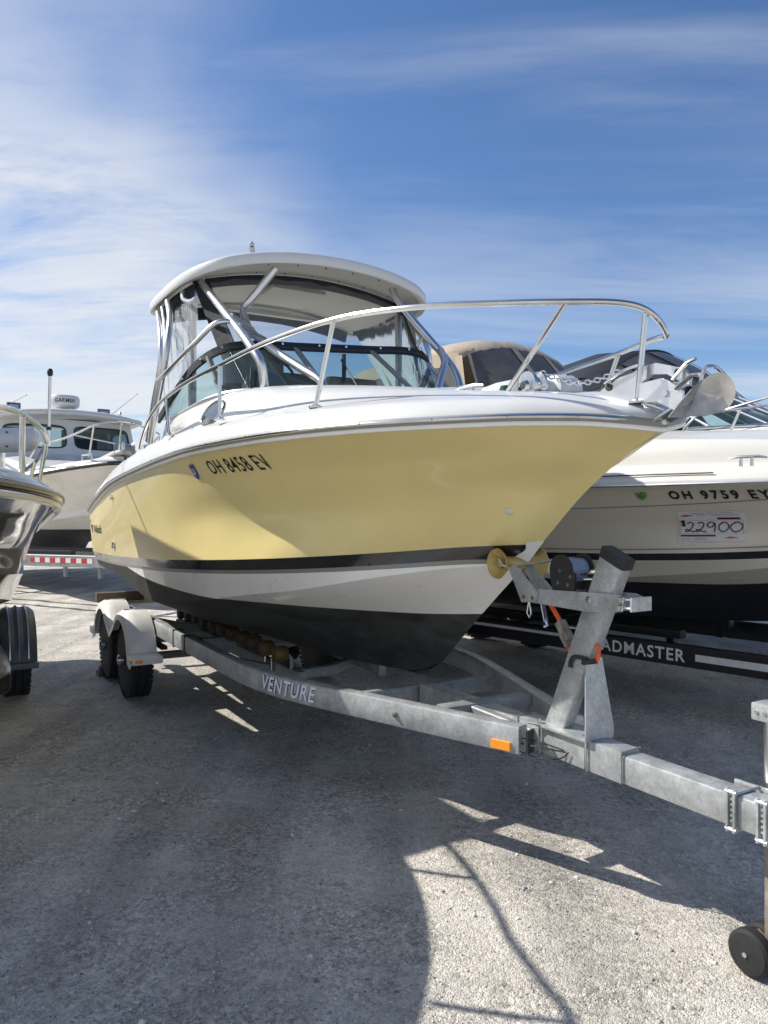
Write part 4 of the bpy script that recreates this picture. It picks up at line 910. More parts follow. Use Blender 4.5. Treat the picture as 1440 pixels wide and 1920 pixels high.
# ================================================================== THE OTHER BOATS
def gen_hull(x0, x1, yk=1.0, sheer=None, keel=.60, heel=0.0, n=56, ytaper=None):
    """the base hull moved to x0..x1 with a given sheer line (list of x, z)"""
    k = (x1 - x0) / 6.263
    fx = lambda x: x0 + (x + 5.9) * k
    b6 = BASE['k6']; bx = [p[0] for p in b6]; bz = [p[2] for p in b6]
    sx, sz = [p[0] for p in sheer], [p[1] for p in sheer]
    def fz(z, x, y):
        zs0 = float(pchip(bx, bz, x)); zs1 = float(pchip(sx, sz, fx(x)))
        return keel + (z - .55) * (zs1 - keel) / (zs0 - .55)
    fy = (lambda y, x: y * yk) if ytaper is None else (lambda y, x: y * yk * ytaper(fx(x)))
    return Hull(fx, fy, fz, heel, n)
def hull_parts(h, root, top, lower, bottom, zpaint, stripe=None, sdz=.07):
    V, F = h.patch(['k3', 'k4', 'k5', 'k6'], 7); h.emit('hull', (V, F), top, root)
    V, F = h.patch(['k2', 'k3'], 8)
    if stripe:
        (a, fa), (V, F) = clip(V, F, lambda v: v[2] - (h.curve('k3', v[0])[1] - sdz)); h.emit('hull_stripe', (a, fa), stripe, root)
    (a, fa), (c, fc) = clip(V, F, lambda v: v[2] - zpaint(v[0]))
    V2, F2 = h.patch(['k0', 'k1', 'k2'], 9); (a2, fa2), (c2, fc2) = clip(V2, F2, lambda v: v[2] - zpaint(v[0]))
    def join(p, q): k = len(p[0]); return p[0] + q[0], list(p[1]) + [tuple(i + k for i in f) for f in q[1]]
    h.emit('lower_hull', join((a, fa), (a2, fa2)), lower, root, 20); h.emit('hull_bottom', join((c, fc), (c2, fc2)), bottom, root, 20)
    h.transom('transom', top, root)
def gen_deck(h, spec, root, m, name='deck'):
    """spec: x -> (gunwale height, trunk half width share, trunk top height, centre height)"""
    secs = {}
    for x, (g, wt, zt, zc) in spec.items():
        w, zs = h.curve('k6', x); t = max(.02, w * wt); gw = w - min(.13, w * .3)
        secs[x] = [(w, zs), (w - .004, zs + .25 * g), (w - min(.03, w * .1), zs + .65 * g), (w - min(.07, w * .2), zs + .93 * g), (gw, zs + g), (t + (gw - t) * .4, zs + g + .008), (t + (gw - t) * .12, zs + g + .03), (t, zs + g + (zt - zs - g) * .55), (t * .93, zt - (zt - zs - g) * .1), (t * .78, zt), (t * .4, (zt + zc) / 2 + .01), (0, zc)]
    X = sorted(secs); V, F, rows = deck_sheet(secs, np.linspace(X[0], X[-1], 46), m=34, heel=h.heel)
    mk(name, V, F, m, root, True, 60)
    r0 = rows[0]; lo = [(r0[0][0], -r0[0][1] * 0 - .5, r0[0][2] - .6), (r0[0][0], .5, r0[0][2] - .6)]
    mk('bulkhead', list(r0) + [(X[0], .8, r0[0][2] - .45), (X[0], -.8, r0[0][2] - .45)], [tuple(range(len(r0) + 2))], m, root, False)
    return rows
def gen_trailer(name, label, O, phi, x0, x1, xbend, yw, z, h_, m, wheels, mw='rubber', group=None, tongue=1.6, fend=None, wr=.33, slope=0.0):
    t = thing(name, label, 'trailer', O, phi, group)
    for sg in (-1, 1):
        b = B(); b.sweep(smooth([(x, y, z + slope * x) for x, y in ((x0, sg * yw), (xbend - 1.2, sg * yw), (xbend, sg * yw), (xbend + .4, sg * yw * .86), (x1, sg * .08))], 4), rr(.07, h_, .008, 1)); b.done('side_rail', m, t)
    b = B(); b.box((x1 + tongue / 2 - .3, 0, z + slope * x1), (tongue, .10, h_), bev=.006); b.done('tongue', m, t)
    for x in (x0 + .1, (x0 + xbend) / 2, xbend - .1): b = B(); b.box((x, 0, z + slope * x - .01), (.07, 2 * yw - .08, .07)); b.done('crossmember', m, t)
    for sg in (-1, 1):
        b = B(); b.box(((x0 + xbend) / 2 - .6, sg * .45, z + .10), (xbend - x0 - 1.6, .10, .07), bev=.01); b.done('bunk', 'dark', t)
        for x in (x0 + .6, xbend - 1.5): b = B(); b.box((x, sg * .45, z + .04), (.06, .06, .14)); b.done('bunk_post', m, t)
    for xw in wheels:
        b = B(); b.box((xw, 0, wr), (.07, 2 * yw + .1, .07)); b.done('axle', m, t)
        for sg in (-1, 1):
            w = link(bpy.data.objects.new('wheel', None)); w.parent = t
            bt, bw = B(), B(); pair_tire(bt, bw, xw, sg * (yw + .30), sg * (yw + .09), wr, wr, 1); tread(bt, xw, sg * (yw + .30), sg * (yw + .09), wr, wr, 36)
            bt.done('tyre', 'rubber', w, True, 30); bw.done('rim', 'galv_dull', w)
            if fend:
                b = B(); R_ = wr + .085; n = 18; rings = []
                for a in np.linspace(-2, 182, n):
                    c = Vector((xw + R_ * math.cos(R(a)), 0, wr + .02 + R_ * math.sin(R(a)))); nn = Vector((math.cos(R(a)), 0, math.sin(R(a))))
                    q = []
                    for k in range(9):
                        u = k / 8; rz = .010 if k in (2, 4, 6) else 0; q.append(c + Vector((0, sg * (yw + .05 + .28 * u), 0)) + nn * (rz - (.03 if k in (0, 8) else 0)))
                    for k in range(8, -1, -1):
                        u = k / 8; q.append(c + Vector((0, sg * (yw + .05 + .28 * u), 0)) - nn * (.012 + (.03 if k in (0, 8) else 0)))
                    rings.append(q)
                b.rings(rings); fo = b.done('fender', fend, t, True, 25)
                b = B(); b.box((xw + R_ + .03, sg * (yw + .19), wr + .0), (.10, .28, .045), bev=.008); b.done('fender_step', fend, fo)
                for k in (2, 4, 6):
                    pth = [(xw + (R_ + .014) * math.cos(R(a)), sg * (yw + .05 + .28 * k / 8), wr + .02 + (R_ + .014) * math.sin(R(a))) for a in range(4, 178, 12)]
                    b = B(); b.tube(pth, .007, 6); b.done('rib', 'alu' if k != 4 else 'bluestrap', fo)
    return t
def tubes(root, name, sub, paths, r, m='steel', sm=4):
    g = link(bpy.data.objects.new(name, None)); g.parent = root
    for p in paths: b = B(); b.tube(p, r, 8, smoothn=sm if len(p) > 2 else 0); b.done(sub, m, g)
    return g
# ------------------------------------------------------------------ cream cruiser at the right
CO, CP = (2.74, 6.6), 42
def build_cream():
    root = thing('cabin_cruiser', 'cream cabin cruiser with tan canvas canopy and a price sheet, lettered OH 9759 EY', 'boat', CO, CP)
    h = gen_hull(-4.2, 2.45, 1.03, [(-4.2, 1.80), (0, 1.80), (1.4, 1.815), (2.45, 1.86)], .62, 0, 60)
    zp = lambda x: float(pchip([-4.2, -.8, .3, .8, 1.3, 2.0], [1.12, 1.035, 1.035, 1.07, 1.16, 1.25], x))
    hull_parts(h, root, 'cream', 'cream', 'bottom_blue', zp, 'black_gel', .055)
    b = B(); b.sweep(full_rub(h, .008, .004, .01), rr(.03, .05, .01, 2)); rb = b.done('rub_rail', 'white_gel', root)
    b = B(); b.tube(full_rub(h, .026, -.004, .012), .010, 8); b.done('rub_insert', 'alu', rb)
    gen_deck(h, {-1.7: (.11, .82, 2.30, 2.42), -.9: (.11, .80, 2.24, 2.36), 0: (.11, .78, 2.19, 2.30), .8: (.11, .72, 2.14, 2.24), 1.4: (.11, .62, 2.08, 2.16), 1.9: (.10, .5, 2.03, 2.08), 2.3: (.08, .4, 1.98, 2.0), 2.45: (.05, .4, 1.93, 1.94)}, root, 'cream_deck')
    at = h.side_map()
    def strip(name, x0, x1, zf, th, m, off=.005, n=40):
        V = []
        for x in np.linspace(x0, x1, n): z = zf(x); V += [at(x, z, off), at(x, z + th, off)]
        mk(name, V, [(2 * i, 2 * i + 2, 2 * i + 3, 2 * i + 1) for i in range(n - 1)], m, root, True)
    strip('pinstripe', -3.6, 1.2, lambda x: h.curve('k3', min(x, 2.0))[1] + .028, .008, 'grey_gel')
    strip('hull_crease', -3.6, 1.45, lambda x: h.curve('k3', min(x, 1.2))[1] + .36, .006, 'grey_gel', .004)
    on = lambda x0, z0, sl=0, off=.006: (lambda u, v: at(x0 + u, z0 + v + sl * u, off))
    put_text('registration_lettering', 'OH 9759 EY', 'ink', root, on(.288, 1.695, 0), width=.645, height=.062, bold=.035, spacing=1.4)
    pts = [(0, .05), (.03, .045), (.05, .055), (.085, .052), (.085, .02), (.06, .0), (.035, -.01), (.02, .0), (.0, .01)]
    o_ = on(.045, 1.70); mk('registration_sticker', [o_(*p) for p in pts], [tuple(range(len(pts)))], 'green', root, False)
    put_text('sticker_number', '23', 'ink', root, on(.065, 1.712, 0, .008), width=.035, height=.025, bold=.0)
    # price sheet: paper, rule box, ink
    X0, Z0, WW, HH = .262, 1.385, .425, .225
    def S(u, v, off): # u,v in 0..1, sheet tilted a little
        return at(X0 + u * WW + v * .035, Z0 + v * HH + (u - .5) * .006, off)
    sh = link(bpy.data.objects.new('price_sheet', None)); sh.parent = root
    n = 8; V = [S(i / n, j / n, .006) for i in range(n + 1) for j in range(n + 1)]
    mk('paper_sheet', V, [(i * (n + 1) + j, (i + 1) * (n + 1) + j, (i + 1) * (n + 1) + j + 1, i * (n + 1) + j + 1) for i in range(n) for j in range(n)], 'paper', sh, False)
    def bar(nm, u0, v0, u1, v1, m, off=.009):
        k = 6; V = []
        for i in range(k + 1): V += [S(u0 + (u1 - u0) * i / k, v0, off), S(u0 + (u1 - u0) * i / k, v1, off)]
        mk(nm, V, [(2 * i, 2 * i + 2, 2 * i + 3, 2 * i + 1) for i in range(k)], m, sh, False)
    bar('red_bar', .60, .735, .93, .80, 'maroon'); bar('red_bar', .03, .155, .57, .215, 'maroon')
    for (u0, v0, u1, v1) in ((.03, .71, .97, .718), (.0, .25, .97, .258), (.02, .25, .027, .718), (.965, .25, .972, .718)): bar('rule', u0, v0, u1, v1, 'paleprint')
    for (u0, v, u1) in ((.22, .93, .42), (.45, .93, .62), (.66, .95, .84), (.3, .87, .44), (.52, .87, .66), (.68, .88, .92), (.04, .06, .2), (.25, .10, .42), (.25, .05, .45)): bar('print_line', u0, v, u1, v + .018, 'paleprint')
    for (u, v) in ((.04, .84), (.70, .10)):
        V = [S(u + a, v + c, .009) for a, c in ((0, 0), (.08, -.01), (.22, .02), (.14, .045), (.05, .07), (.07, .04), (.01, .02))]; mk('logo_mark', V, [tuple(range(7))], 'redlogo', sh, False)
    def stroke(pts, r=.0038):
        P = smooth([(a, c, 0) for a, c in pts], 5); V = []
        for i, p in enumerate(P):
            t = (P[min(i + 1, len(P) - 1)] - P[max(i - 1, 0)]); t = Vector((t.x * WW, t.y * HH, 0)).normalized(); nn = Vector((-t.y, t.x, 0)) * r
            V += [S(p.x + nn.x / WW, p.y + nn.y / HH, .012), S(p.x - nn.x / WW, p.y - nn.y / HH, .012)]
        return V
    def digit(c, P, w, hh=.33, z0=.32):
        b = B()
        for pts in P:
            V = stroke([(c + a * w, z0 + d * hh) for a, d in pts]); k = len(V) // 2
            b.add(V, [(2 * i, 2 * i + 2, 2 * i + 3, 2 * i + 1) for i in range(k - 1)])
        b.done('handwritten_price', 'ink', sh, False)
    two = [[(.25, .85), (.6, 1.0), (.95, .85), (.8, .5), (.35, .08), (.05, .05), (.1, .25), (.5, .15), (.9, .0), (1.15, .05)]]
    nine = [[(.9, .9), (.5, 1.02), (.05, .8), (.15, .5), (.6, .55), (.92, .9), (.92, .5), (.85, -.05)]]
    zero = [[(.5, 1), (.1, .7), (.05, .3), (.4, .0), (.85, .2), (1.0, .65), (.75, .98), (.45, .98)]]
    doll = [[(.9, .9), (.4, 1.0), (.15, .8), (.5, .55), (.85, .35), (.5, .1), (.1, .15)], [(.35, 1.15), (.35, -.1)], [(.65, 1.15), (.65, -.1)]]
    digit(.03, doll, .08, .17, .52); digit(.10, two, .13); digit(.26, two, .13); digit(.43, nine, .13); digit(.60, zero, .15); digit(.77, zero, .18)
    digit(.405, [[(0, .04), (.06, -.05)]], .2)
    # cleat, toe rail line
    dkz = lambda y: 1.93
    b = B(); b.tube([(.66, -1.0, 1.975), (.72, -.995, 1.985), (.86, -.985, 1.985), (.92, -.98, 1.975)], [.006, .011, .011, .006], 8)
    for x in (.745, .82): b.tube([(x, -.99, 1.92), (x, -.99, 1.985)], [.014, .009], 8)
    b.done('cleat', 'steel', root)
    V, F, rw = None, None, None
    b = B(); b.tube([(x, -(h.curve('k6', x)[0] - .010), 1.875) for x in np.linspace(-2.5, .62, 20)], .0055, 6); b.done('deck_pinstripe', 'dark', root)
    tubes(root, 'hand_rail', 'tube', [[(-1.6, -1.0, 1.95), (-1.4, -1.0, 2.30), (-.8, -1.0, 2.38), (.3, -.95, 2.36)][:0] or [(1.15, -.92, 1.95), (1.3, -.88, 2.35), (1.8, -.65, 2.42), (2.3, -.3, 2.46), (2.5, 0, 2.46), (2.3, .3, 2.46), (1.8, .65, 2.42), (1.3, .88, 2.35), (1.15, .92, 1.95)]], .012)
    # windshield (mostly hidden) and canopy
    arch_f = [(-1.95, y, 3.12 + .23 * (1 - (abs(y) / .95) ** 2.6)) for y in np.linspace(-.95, .95, 19)]
    arch_m = [(-2.45, y * 1.03, 3.15 + .27 * (1 - (abs(y) / .95) ** 2.6)) for y in np.linspace(-.95, .95, 19)]
    arch_b = [(-3.5, y * 1.03, 3.04 + .26 * (1 - (abs(y) / .95) ** 2.6)) for y in np.linspace(-.95, .95, 19)]
    wtop = [(-1.45 - .25 * (abs(y) / 1.0) ** 4 * 2, y, 2.76) for y in np.linspace(-1.0, 1.0, 19)]; wbot = [(-1.0 - .3 * (abs(y)) ** 4, y, 2.38 - .06 * abs(y)) for y in np.linspace(-1.0, 1.0, 19)]
    b = B(); b.rings([wbot, wtop], closed=False, cap=False); b.done('windshield', 'glass', root, True, 80)
    b = B(); b.tube(wtop, .018, 8); b.tube(wbot, .014, 8)
    for i in (0, 5, 13, 18): b.tube([wbot[i], wtop[i]], .018, 8)
    b.done('windshield_frame', 'alu', root)
    cn = link(bpy.data.objects.new('canopy', None)); cn.parent = root
    def L3(a, c, t): return tuple(a[i] + (c[i] - a[i]) * t for i in range(3))
    rw = [[L3(wtop[j], arch_f[j], t) for j in range(19)] for t in np.linspace(0, .88, 7)]
    for a, c in ((0, 1), (1, 8), (9, 13), (14, 18)): pass
    b = B(); b.rings([r_[1:18] for r_ in rw], closed=False, cap=False); b.done('front_window', 'mesh_tan', cn, True, 80)
    def wob(p, k, a=.012): return (p[0] + a * math.sin(k * 3.1 + p[2] * 5), p[1], p[2] + a * math.sin(k * 1.7 + p[0] * 6))
    b = B(); b.rings([[wob(L3(wtop[j], arch_f[j], .86), j, .006) for j in range(19)], [wob(L3(wtop[j], arch_f[j], 1.0), j, .008) for j in range(19)], [wob(L3(arch_f[j], arch_m[j], .5), j, .02)[:2] + (L3(arch_f[j], arch_m[j], .5)[2] + .02,) for j in range(19)], [arch_m[j] for j in range(19)], [wob(L3(arch_m[j], arch_b[j], .5), j, .02) for j in range(19)], arch_b], closed=False, cap=False); b.done('canopy_top', 'tan', cn, True, 70)
    for j, w_ in ((7, .10), (12, .07), (17, .06), (1, .05)):
        b = B(); b.rings([[(L3(wtop[j], arch_f[j], t)[0] + .012, wtop[j][1] * (1 - t) + arch_f[j][1] * t - w_ / 2, L3(wtop[j], arch_f[j], t)[2]), (L3(wtop[j], arch_f[j], t)[0] + .012, wtop[j][1] * (1 - t) + arch_f[j][1] * t + w_ / 2, L3(wtop[j], arch_f[j], t)[2])] for t in np.linspace(0, .9, 5)], closed=False, cap=False); b.done('canvas_strap', 'tan', cn)
    for sg in (-1, 1):
        lo = [(-1.75 - .2 * k, sg * 1.05, 2.30) for k in range(10)]; hi = [(-1.95 - .17 * k, sg * (.955 + .02 * math.sin(k)), 3.09 + .04 * math.sin(k / 9 * 3.14)) for k in range(10)]
        b = B(); b.rings([[L3(lo[k], hi[k], t) for k in range(10)] for t in np.linspace(0, 1, 5)], closed=False, cap=False); b.done('side_window', 'vinyl', cn, True, 80)
        for k, w_ in ((0, .09), (5, .06), (9, .07)):
            b = B(); p, q = lo[k], hi[k]; b.rings([[(p[0] - w_ * .5, p[1] + sg * .012, p[2]), (p[0] + w_ * .5, p[1] + sg * .012, p[2])], [(q[0] - w_ * .5, q[1] + sg * .012, q[2] + .02), (q[0] + w_ * .5, q[1] + sg * .012, q[2] + .02)]], closed=False, cap=False); b.done('canvas_strap', 'tan', cn)
        b = B(); b.rings([[(p[0], p[1] + sg * .014, p[2] - .09) for p in hi], [(p[0], p[1] + sg * .006, p[2] + .05) for p in hi]], closed=False, cap=False); b.done('canvas_strap', 'tan', cn)
    b = B(); b.rings([[(-3.6, y, 2.3) for y in np.linspace(-1, 1, 9)], [(-3.5, y, 3.04 + .26 * (1 - abs(y) ** 2.6)) for y in np.linspace(-1, 1, 9)]], closed=False, cap=False); b.done('rear_curtain', 'tan', cn)
    b = B()
    for x in (-2.45,): b.tube([(x, -1.02, 2.3)] + [(x, p[1], p[2] - .02) for p in arch_m] + [(x, 1.02, 2.3)], .012, 6)
    b.done('canopy_bow', 'alu', cn)
    # trailer
    t = gen_trailer('boat_trailer', 'black boat trailer with white side stripes under the cream cruiser', CO, CP, -4.6, 2.6, 1.45, .80, .50, .165, 'blackpaint', (-3.35, -2.5))
    def side(u, v, off=.0365): return (u, -.80 - off, v)
    def sidem(x):  # outer face of the near rail
        return .80 if x < 1.45 else .80 - (x - 1.45) * .3
    put_text('brand_lettering', 'ROADMASTER', 'silver', t, lambda u, v: (-.66 + u, -.838, .453 + v + .0 * u), width=.92, height=.098, bold=.02, spacing=1.15)
    for x0, x1, hh in ((-2.9, -.72, .026), (.34, 1.35, .052)):
        b = B(); b.box(((x0 + x1) / 2, -.837, .50 if x0 > 0 else .53), (x1 - x0, .003, hh)); b.done('side_stripe', 'stripe', t)
    return root
build_cream()
# ------------------------------------------------------------------ cruiser behind it, navy canopy
def build_navy():
    O, P_ = (3.6, 10.0), 42
    root = thing('cabin_cruiser', 'white cruiser with dark navy canvas canopy behind the cream boat', 'boat', O, P_)
    h = gen_hull(-4.0, 4.6, 1.05, [(-4, 2.15), (1, 2.2), (4.6, 2.35)], .72, 0, 50)
    hull_parts(h, root, 'white_hull', 'white_hull', 'bottom_blue', lambda x: 1.25, 'grey_gel', .05)
    b = B(); b.sweep(full_rub(h, .01, .0, .01), rr(.04, .05, .01, 2)); b.done('rub_rail', 'alu', root)
    gen_deck(h, {.4: (.2, .84, 2.56, 2.62), 1.4: (.2, .80, 2.52, 2.60), 2.4: (.18, .74, 2.50, 2.56), 3.4: (.15, .62, 2.48, 2.52), 4.3: (.10, .45, 2.46, 2.48), 4.6: (.06, .4, 2.42, 2.43)}, root, 'cream_deck')
    b = B(); b.box((-1.8, 0, 2.3), (4.4, 2.3, .25), bev=.08); b.done('coaming', 'white_gel', root)
    n = 21; ys = np.linspace(-1, 1, n)
    base = [(1.80 - .95 * abs(y) ** 3.2, 1.08 * y, 2.58 - .05 * abs(y)) for y in ys]; wt = [(.98 - .80 * abs(y) ** 3, 1.0 * y, 2.99 - .03 * abs(y)) for y in ys]
    b = B(); b.rings([base, wt], closed=False, cap=False); b.done('windshield', 'glass', root, True, 80)
    fr = link(bpy.data.objects.new('windshield_frame', None)); fr.parent = root
    for p in (base, wt): b = B(); b.tube(p, .02, 8); b.done('frame_bar', 'alu', fr)
    for i in (1, 4, 7, 10, 13, 16, 19): b = B(); b.tube([base[i], wt[i]], .018, 8); b.done('frame_bar', 'alu', fr)
    cn = link(bpy.data.objects.new('canopy', None)); cn.parent = root
    def L3(a, c, t): return tuple(a[i] + (c[i] - a[i]) * t for i in range(3))
    A1 = [(.05 - .25 * abs(y) ** 2, 1.02 * y, 3.25 + .42 * (1 - abs(y) ** 2.4)) for y in ys]
    A2 = [(-.7, 1.05 * y, 3.27 + .45 * (1 - abs(y) ** 2.4)) for y in ys]; A3 = [(-2.0, 1.05 * y, 3.12 + .42 * (1 - abs(y) ** 2.4)) for y in ys]; A4 = [(-3.2, 1.0 * y, 2.9 + .35 * (1 - abs(y) ** 2.4)) for y in ys]
    def bulge(t): return .05 * math.sin(t * math.pi)
    rw = [[tuple(v + (bulge(t) if i == 2 else 0) for i, v in enumerate(L3(wt[j], A1[j], t))) for j in range(n)] for t in np.linspace(0, 1, 8)]
    b = B(); b.rings(rw, closed=False, cap=False); b.done('front_window', 'mesh_navy', cn, True, 80)
    b = B(); b.rings([[(p[0] + .02, p[1], p[2] - .05) for p in A1], [(p[0], p[1], p[2] + .02) for p in A1], [(p[0], p[1], p[2] + .03) for p in A2], A3, A4], closed=False, cap=False); b.done('canopy_top', 'navy', cn, True, 70)
    for j in (6, 12, 17, 2):
        b = B(); b.rings([[(rw[k][j][0] + .015, rw[k][j][1] - .035, rw[k][j][2] + .01), (rw[k][j][0] + .015, rw[k][j][1] + .035, rw[k][j][2] + .01)] for k in range(8)], closed=False, cap=False); b.done('canvas_strap', 'navy', cn)
    for sg in (-1, 1):
        hi = [(.02 - .25 - .36 * k, sg * 1.04, 3.25 - .04 * k) for k in range(9)]; lo = [(.30 - .42 * k, sg * 1.10, 2.46) for k in range(9)]
        b = B(); b.rings([lo, hi], closed=False, cap=False); b.done('side_window', 'mesh_navy', cn, True, 80)
        for k in (0, 3, 6, 8): b = B(); b.rings([[(lo[k][0] - .05, lo[k][1] + sg * .01, lo[k][2]), (lo[k][0] + .05, lo[k][1] + sg * .01, lo[k][2])], [(hi[k][0] - .05, hi[k][1] + sg * .01, hi[k][2] + .03), (hi[k][0] + .05, hi[k][1] + sg * .01, hi[k][2] + .03)]], closed=False, cap=False); b.done('canvas_strap', 'navy', cn)
        b = B(); b.rings([[(p[0], p[1] + sg * .015, p[2] - .12) for p in hi], [(p[0], p[1], p[2] + .05) for p in hi]], closed=False, cap=False); b.done('canvas_strap', 'navy', cn)
    tubes(root, 'bow_rail', 'tube', [[(.85, -1.10, 2.50), (.95, -1.08, 2.62), (1.08, -1.05, 2.685), (1.74, -1.0, 2.72), (2.6, -.88, 2.80), (3.6, -.6, 2.9), (4.5, -.15, 2.95), (4.6, 0, 2.95), (4.5, .15, 2.95), (3.6, .6, 2.9), (2.6, .88, 2.8), (1.3, 1.0, 2.7)],
        [(1.1, -.9, 2.695), (1.7, -.88, 2.815), (2.6, -.8, 2.95)],
        [(1.37, -1.06, 2.46), (1.46, -1.02, 2.70)], [(2.6, -.95, 2.5), (2.7, -.87, 2.81)], [(3.6, -.7, 2.5), (3.7, -.57, 2.91)]], .014)
    b = B(); b.tube([(1.12, -1.12, 2.435), (1.76, -1.06, 2.475), (2.6, -.98, 2.5)], .012, 6); b.done('toe_rail', 'alu', root)
    t = gen_trailer('boat_trailer', 'silver trailer with red and white reflective tape under the navy canopy cruiser', O, P_, -4.8, 4.2, 3.0, .82, .70, .15, 'galv', (-2.9, -2.0, -1.1))
    for k in range(26):
        x = -1.2 + k * .155; b = B(); b.box((x, -.857, .735), (.15, .003, .045)); b.done('reflective_tape', 'red' if k % 2 else 'white', t)
build_navy()
# ------------------------------------------------------------------ grey boat at the left edge
GO, GP = (-2.0, 2.5), 30
def build_grey():
    root = thing('grey_boat', 'glossy grey hulled boat at the left edge with stainless bow rail and rounded rub rail', 'boat', GO, GP)
    h = gen_hull(-6.5, 0.0, .95, [(-6.6, 1.33), (-5, 1.40), (-4, 1.48), (-3, 1.60), (-2.0, 1.67), (-1.2, 1.70), (-.6, 1.735), (0, 1.76)], .62, 0, 70)
    hull_parts(h, root, 'greyhull', 'greyhull', 'greyhull', lambda x: .9)
    b = B(); b.sweep(full_rub(h, .014, -.045, .012), rr(.05, .035, .012, 2)); b.done('rub_moulding', 'cream', root)
    b = B(); b.sweep(full_rub(h, .022, .0, .014), rr(.055, .055, .02, 3)); rb = b.done('rub_rail', 'black_gel', root)
    b = B(); b.tube(full_rub(h, .050, .004, .014), .010, 8); b.done('rub_insert', 'grey_gel', rb)
    gen_deck(h, {-5.9: (.10, .80, 1.62, 1.62), -4: (.10, .78, 1.72, 1.75), -3: (.10, .76, 1.78, 1.85), -2.0: (.105, .72, 1.79, 1.82), -1.2: (.10, .70, 1.81, 1.83), -.6: (.09, .6, 1.84, 1.85), -.2: (.07, .5, 1.84, 1.85), 0: (.04, .4, 1.81, 1.815)}, root, 'lightgrey')
    rail = [(.06, 0, 2.24), (0, .22, 2.235), (-.25, .46, 2.18), (-.42, .57, 2.12), (-.65, .68, 2.075), (-.85, .755, 2.088), (-1.1, .840, 2.092), (-1.5, .968, 2.063), (-1.75, 1.02, 2.035), (-1.86, 1.035, 2.018), (-2.1, 1.045, 1.993), (-2.45, 1.027, 1.928), (-2.85, .938, 1.853)]
    star = [(x, -y, z) for x, y, z in rail[1:]]
    g = tubes(root, 'bow_rail', 'top_rail', [rail, [rail[0]] + star], .0145, 'steel', 5)
    for a, c in (((-1.15, .84, 1.78), (-1.10, .84, 2.09)), ((-1.87, .995, 1.775), (-1.86, 1.035, 2.015)), ((-2.42, .985, 1.76), (-2.40, 1.025, 1.935)), ((-.3, .40, 1.84), (-.25, .46, 2.18)), ((-.3, -.40, 1.84), (-.25, -.46, 2.18)), ((-1.15, -.84, 1.78), (-1.10, -.84, 2.09)), ((-1.87, -.995, 1.775), (-1.86, -1.035, 2.015))):
        b = B(); b.tube([a, c], .0145 if a[0] > -1.4 else .012, 8); b.done('stanchion', 'steel', g)
    b = B(); b.lathe((-1.865, 1.036, 2.0), (0, 0, 1), [(0, .022), (.03, .022)], 12); b.done('rail_collar', 'alu', g)
    # stern-light style pole clipped to the rail
    b = B(); b.tube([(-1.82, 1.042, 2.02), (-1.80, 1.048, 2.425)], .0088, 8); p = b.done('light_pole', 'alu', root)
    b = B(); b.lathe((-1.80, 1.048, 2.41), (0, 0, 1), [(0, .010), (.01, .016), (.03, .017), (.045, .010)], 12); b.lathe((-1.82, 1.043, 2.09), (0, 0, 1), [(0, .014), (.02, .014)], 10); b.done('pole_light', 'dark', p)
    # white motor housing lying along the port side deck
    b = B(); c0, c1 = Vector((-2.20, 1.025, 2.065)), Vector((-2.42, .635, 2.05)); d = (c1 - c0).normalized(); s = d.cross(Vector((0, 0, 1)))
    rings = []
    for t, k in ((-.065, .25), (-.055, .6), (-.03, .87), (0, 1), (.2, 1.02), (.5, 1.02)): rings.append([c0 + d * (t + .065) + s * (math.cos(a) * .07 * k) + Vector((0, 0, math.sin(a) * .078 * k)) for a in np.linspace(0, 2 * math.pi, 20, endpoint=False)])
    b.rings(rings); tm = b.done('motor_housing', 'white_gel', root)
    b = B()
    for t, z in ((.06, .0), (.17, .045), (.17, -.045)): q = c0 + d * t - s * 0; b.lathe(c0 + d * t + s * (.066 if z else .070) + Vector((0, 0, z)), s, [(0, .007), (.005, .006)], 8); b.lathe(c0 + d * t - s * (.066 if z else .070) + Vector((0, 0, z)), -s, [(0, .007), (.005, .006)], 8)
    b.done('housing_screw', 'dark', tm)
    b = B(); b.tube([c0 + d * .25 - Vector((0, 0, .05)), c0 + d * .25 - Vector((0, 0, .30))], .02, 8); b.done('motor_bracket', 'alu', tm)
    # hard top on its cabin (out of the picture, throws the shade on the neighbour)
    b = B(); b.box((-3.13, .0, 2.05), (1.55, 1.2, .62), bev=.12); b.done('cabin', 'lightgrey', root)
    b = B(); b.rings([[(-2.53 - (z - 2.3) * .5, -.55, z), (-2.53 - (z - 2.3) * .5, .60, z), (-3.90 - (z - 2.3) * .15, .65, z), (-3.90 - (z - 2.3) * .15, -.57, z)] for z in (2.30, 2.88)]); b.done('canvas_enclosure', 'blackcanvas', root)
    b = B(); b.box((-3.04, -.05, 2.91), (1.95, 1.25, .05), bev=.02); b.done('hardtop', 'lightgrey', root)
    b = B(); b.tube([(-3.58, .50, 2.93), (-4.78, .30, 4.25)], .012, 6); b.done('antenna', 'white_gel', root)
    t = gen_trailer('boat_trailer', 'dark trailer with ribbed blue grey fenders under the grey boat at the left edge', (-2.09, 2.77), GP, -6.6, -.9, -2.3, .80, .50, .12, 'blackpaint', (-3.98,), fend='lightgrey_f')
M['lightgrey_f'] = mat('blue_grey_fender', (.10, .12, .145), .4, noise=(6, .35))
build_grey()
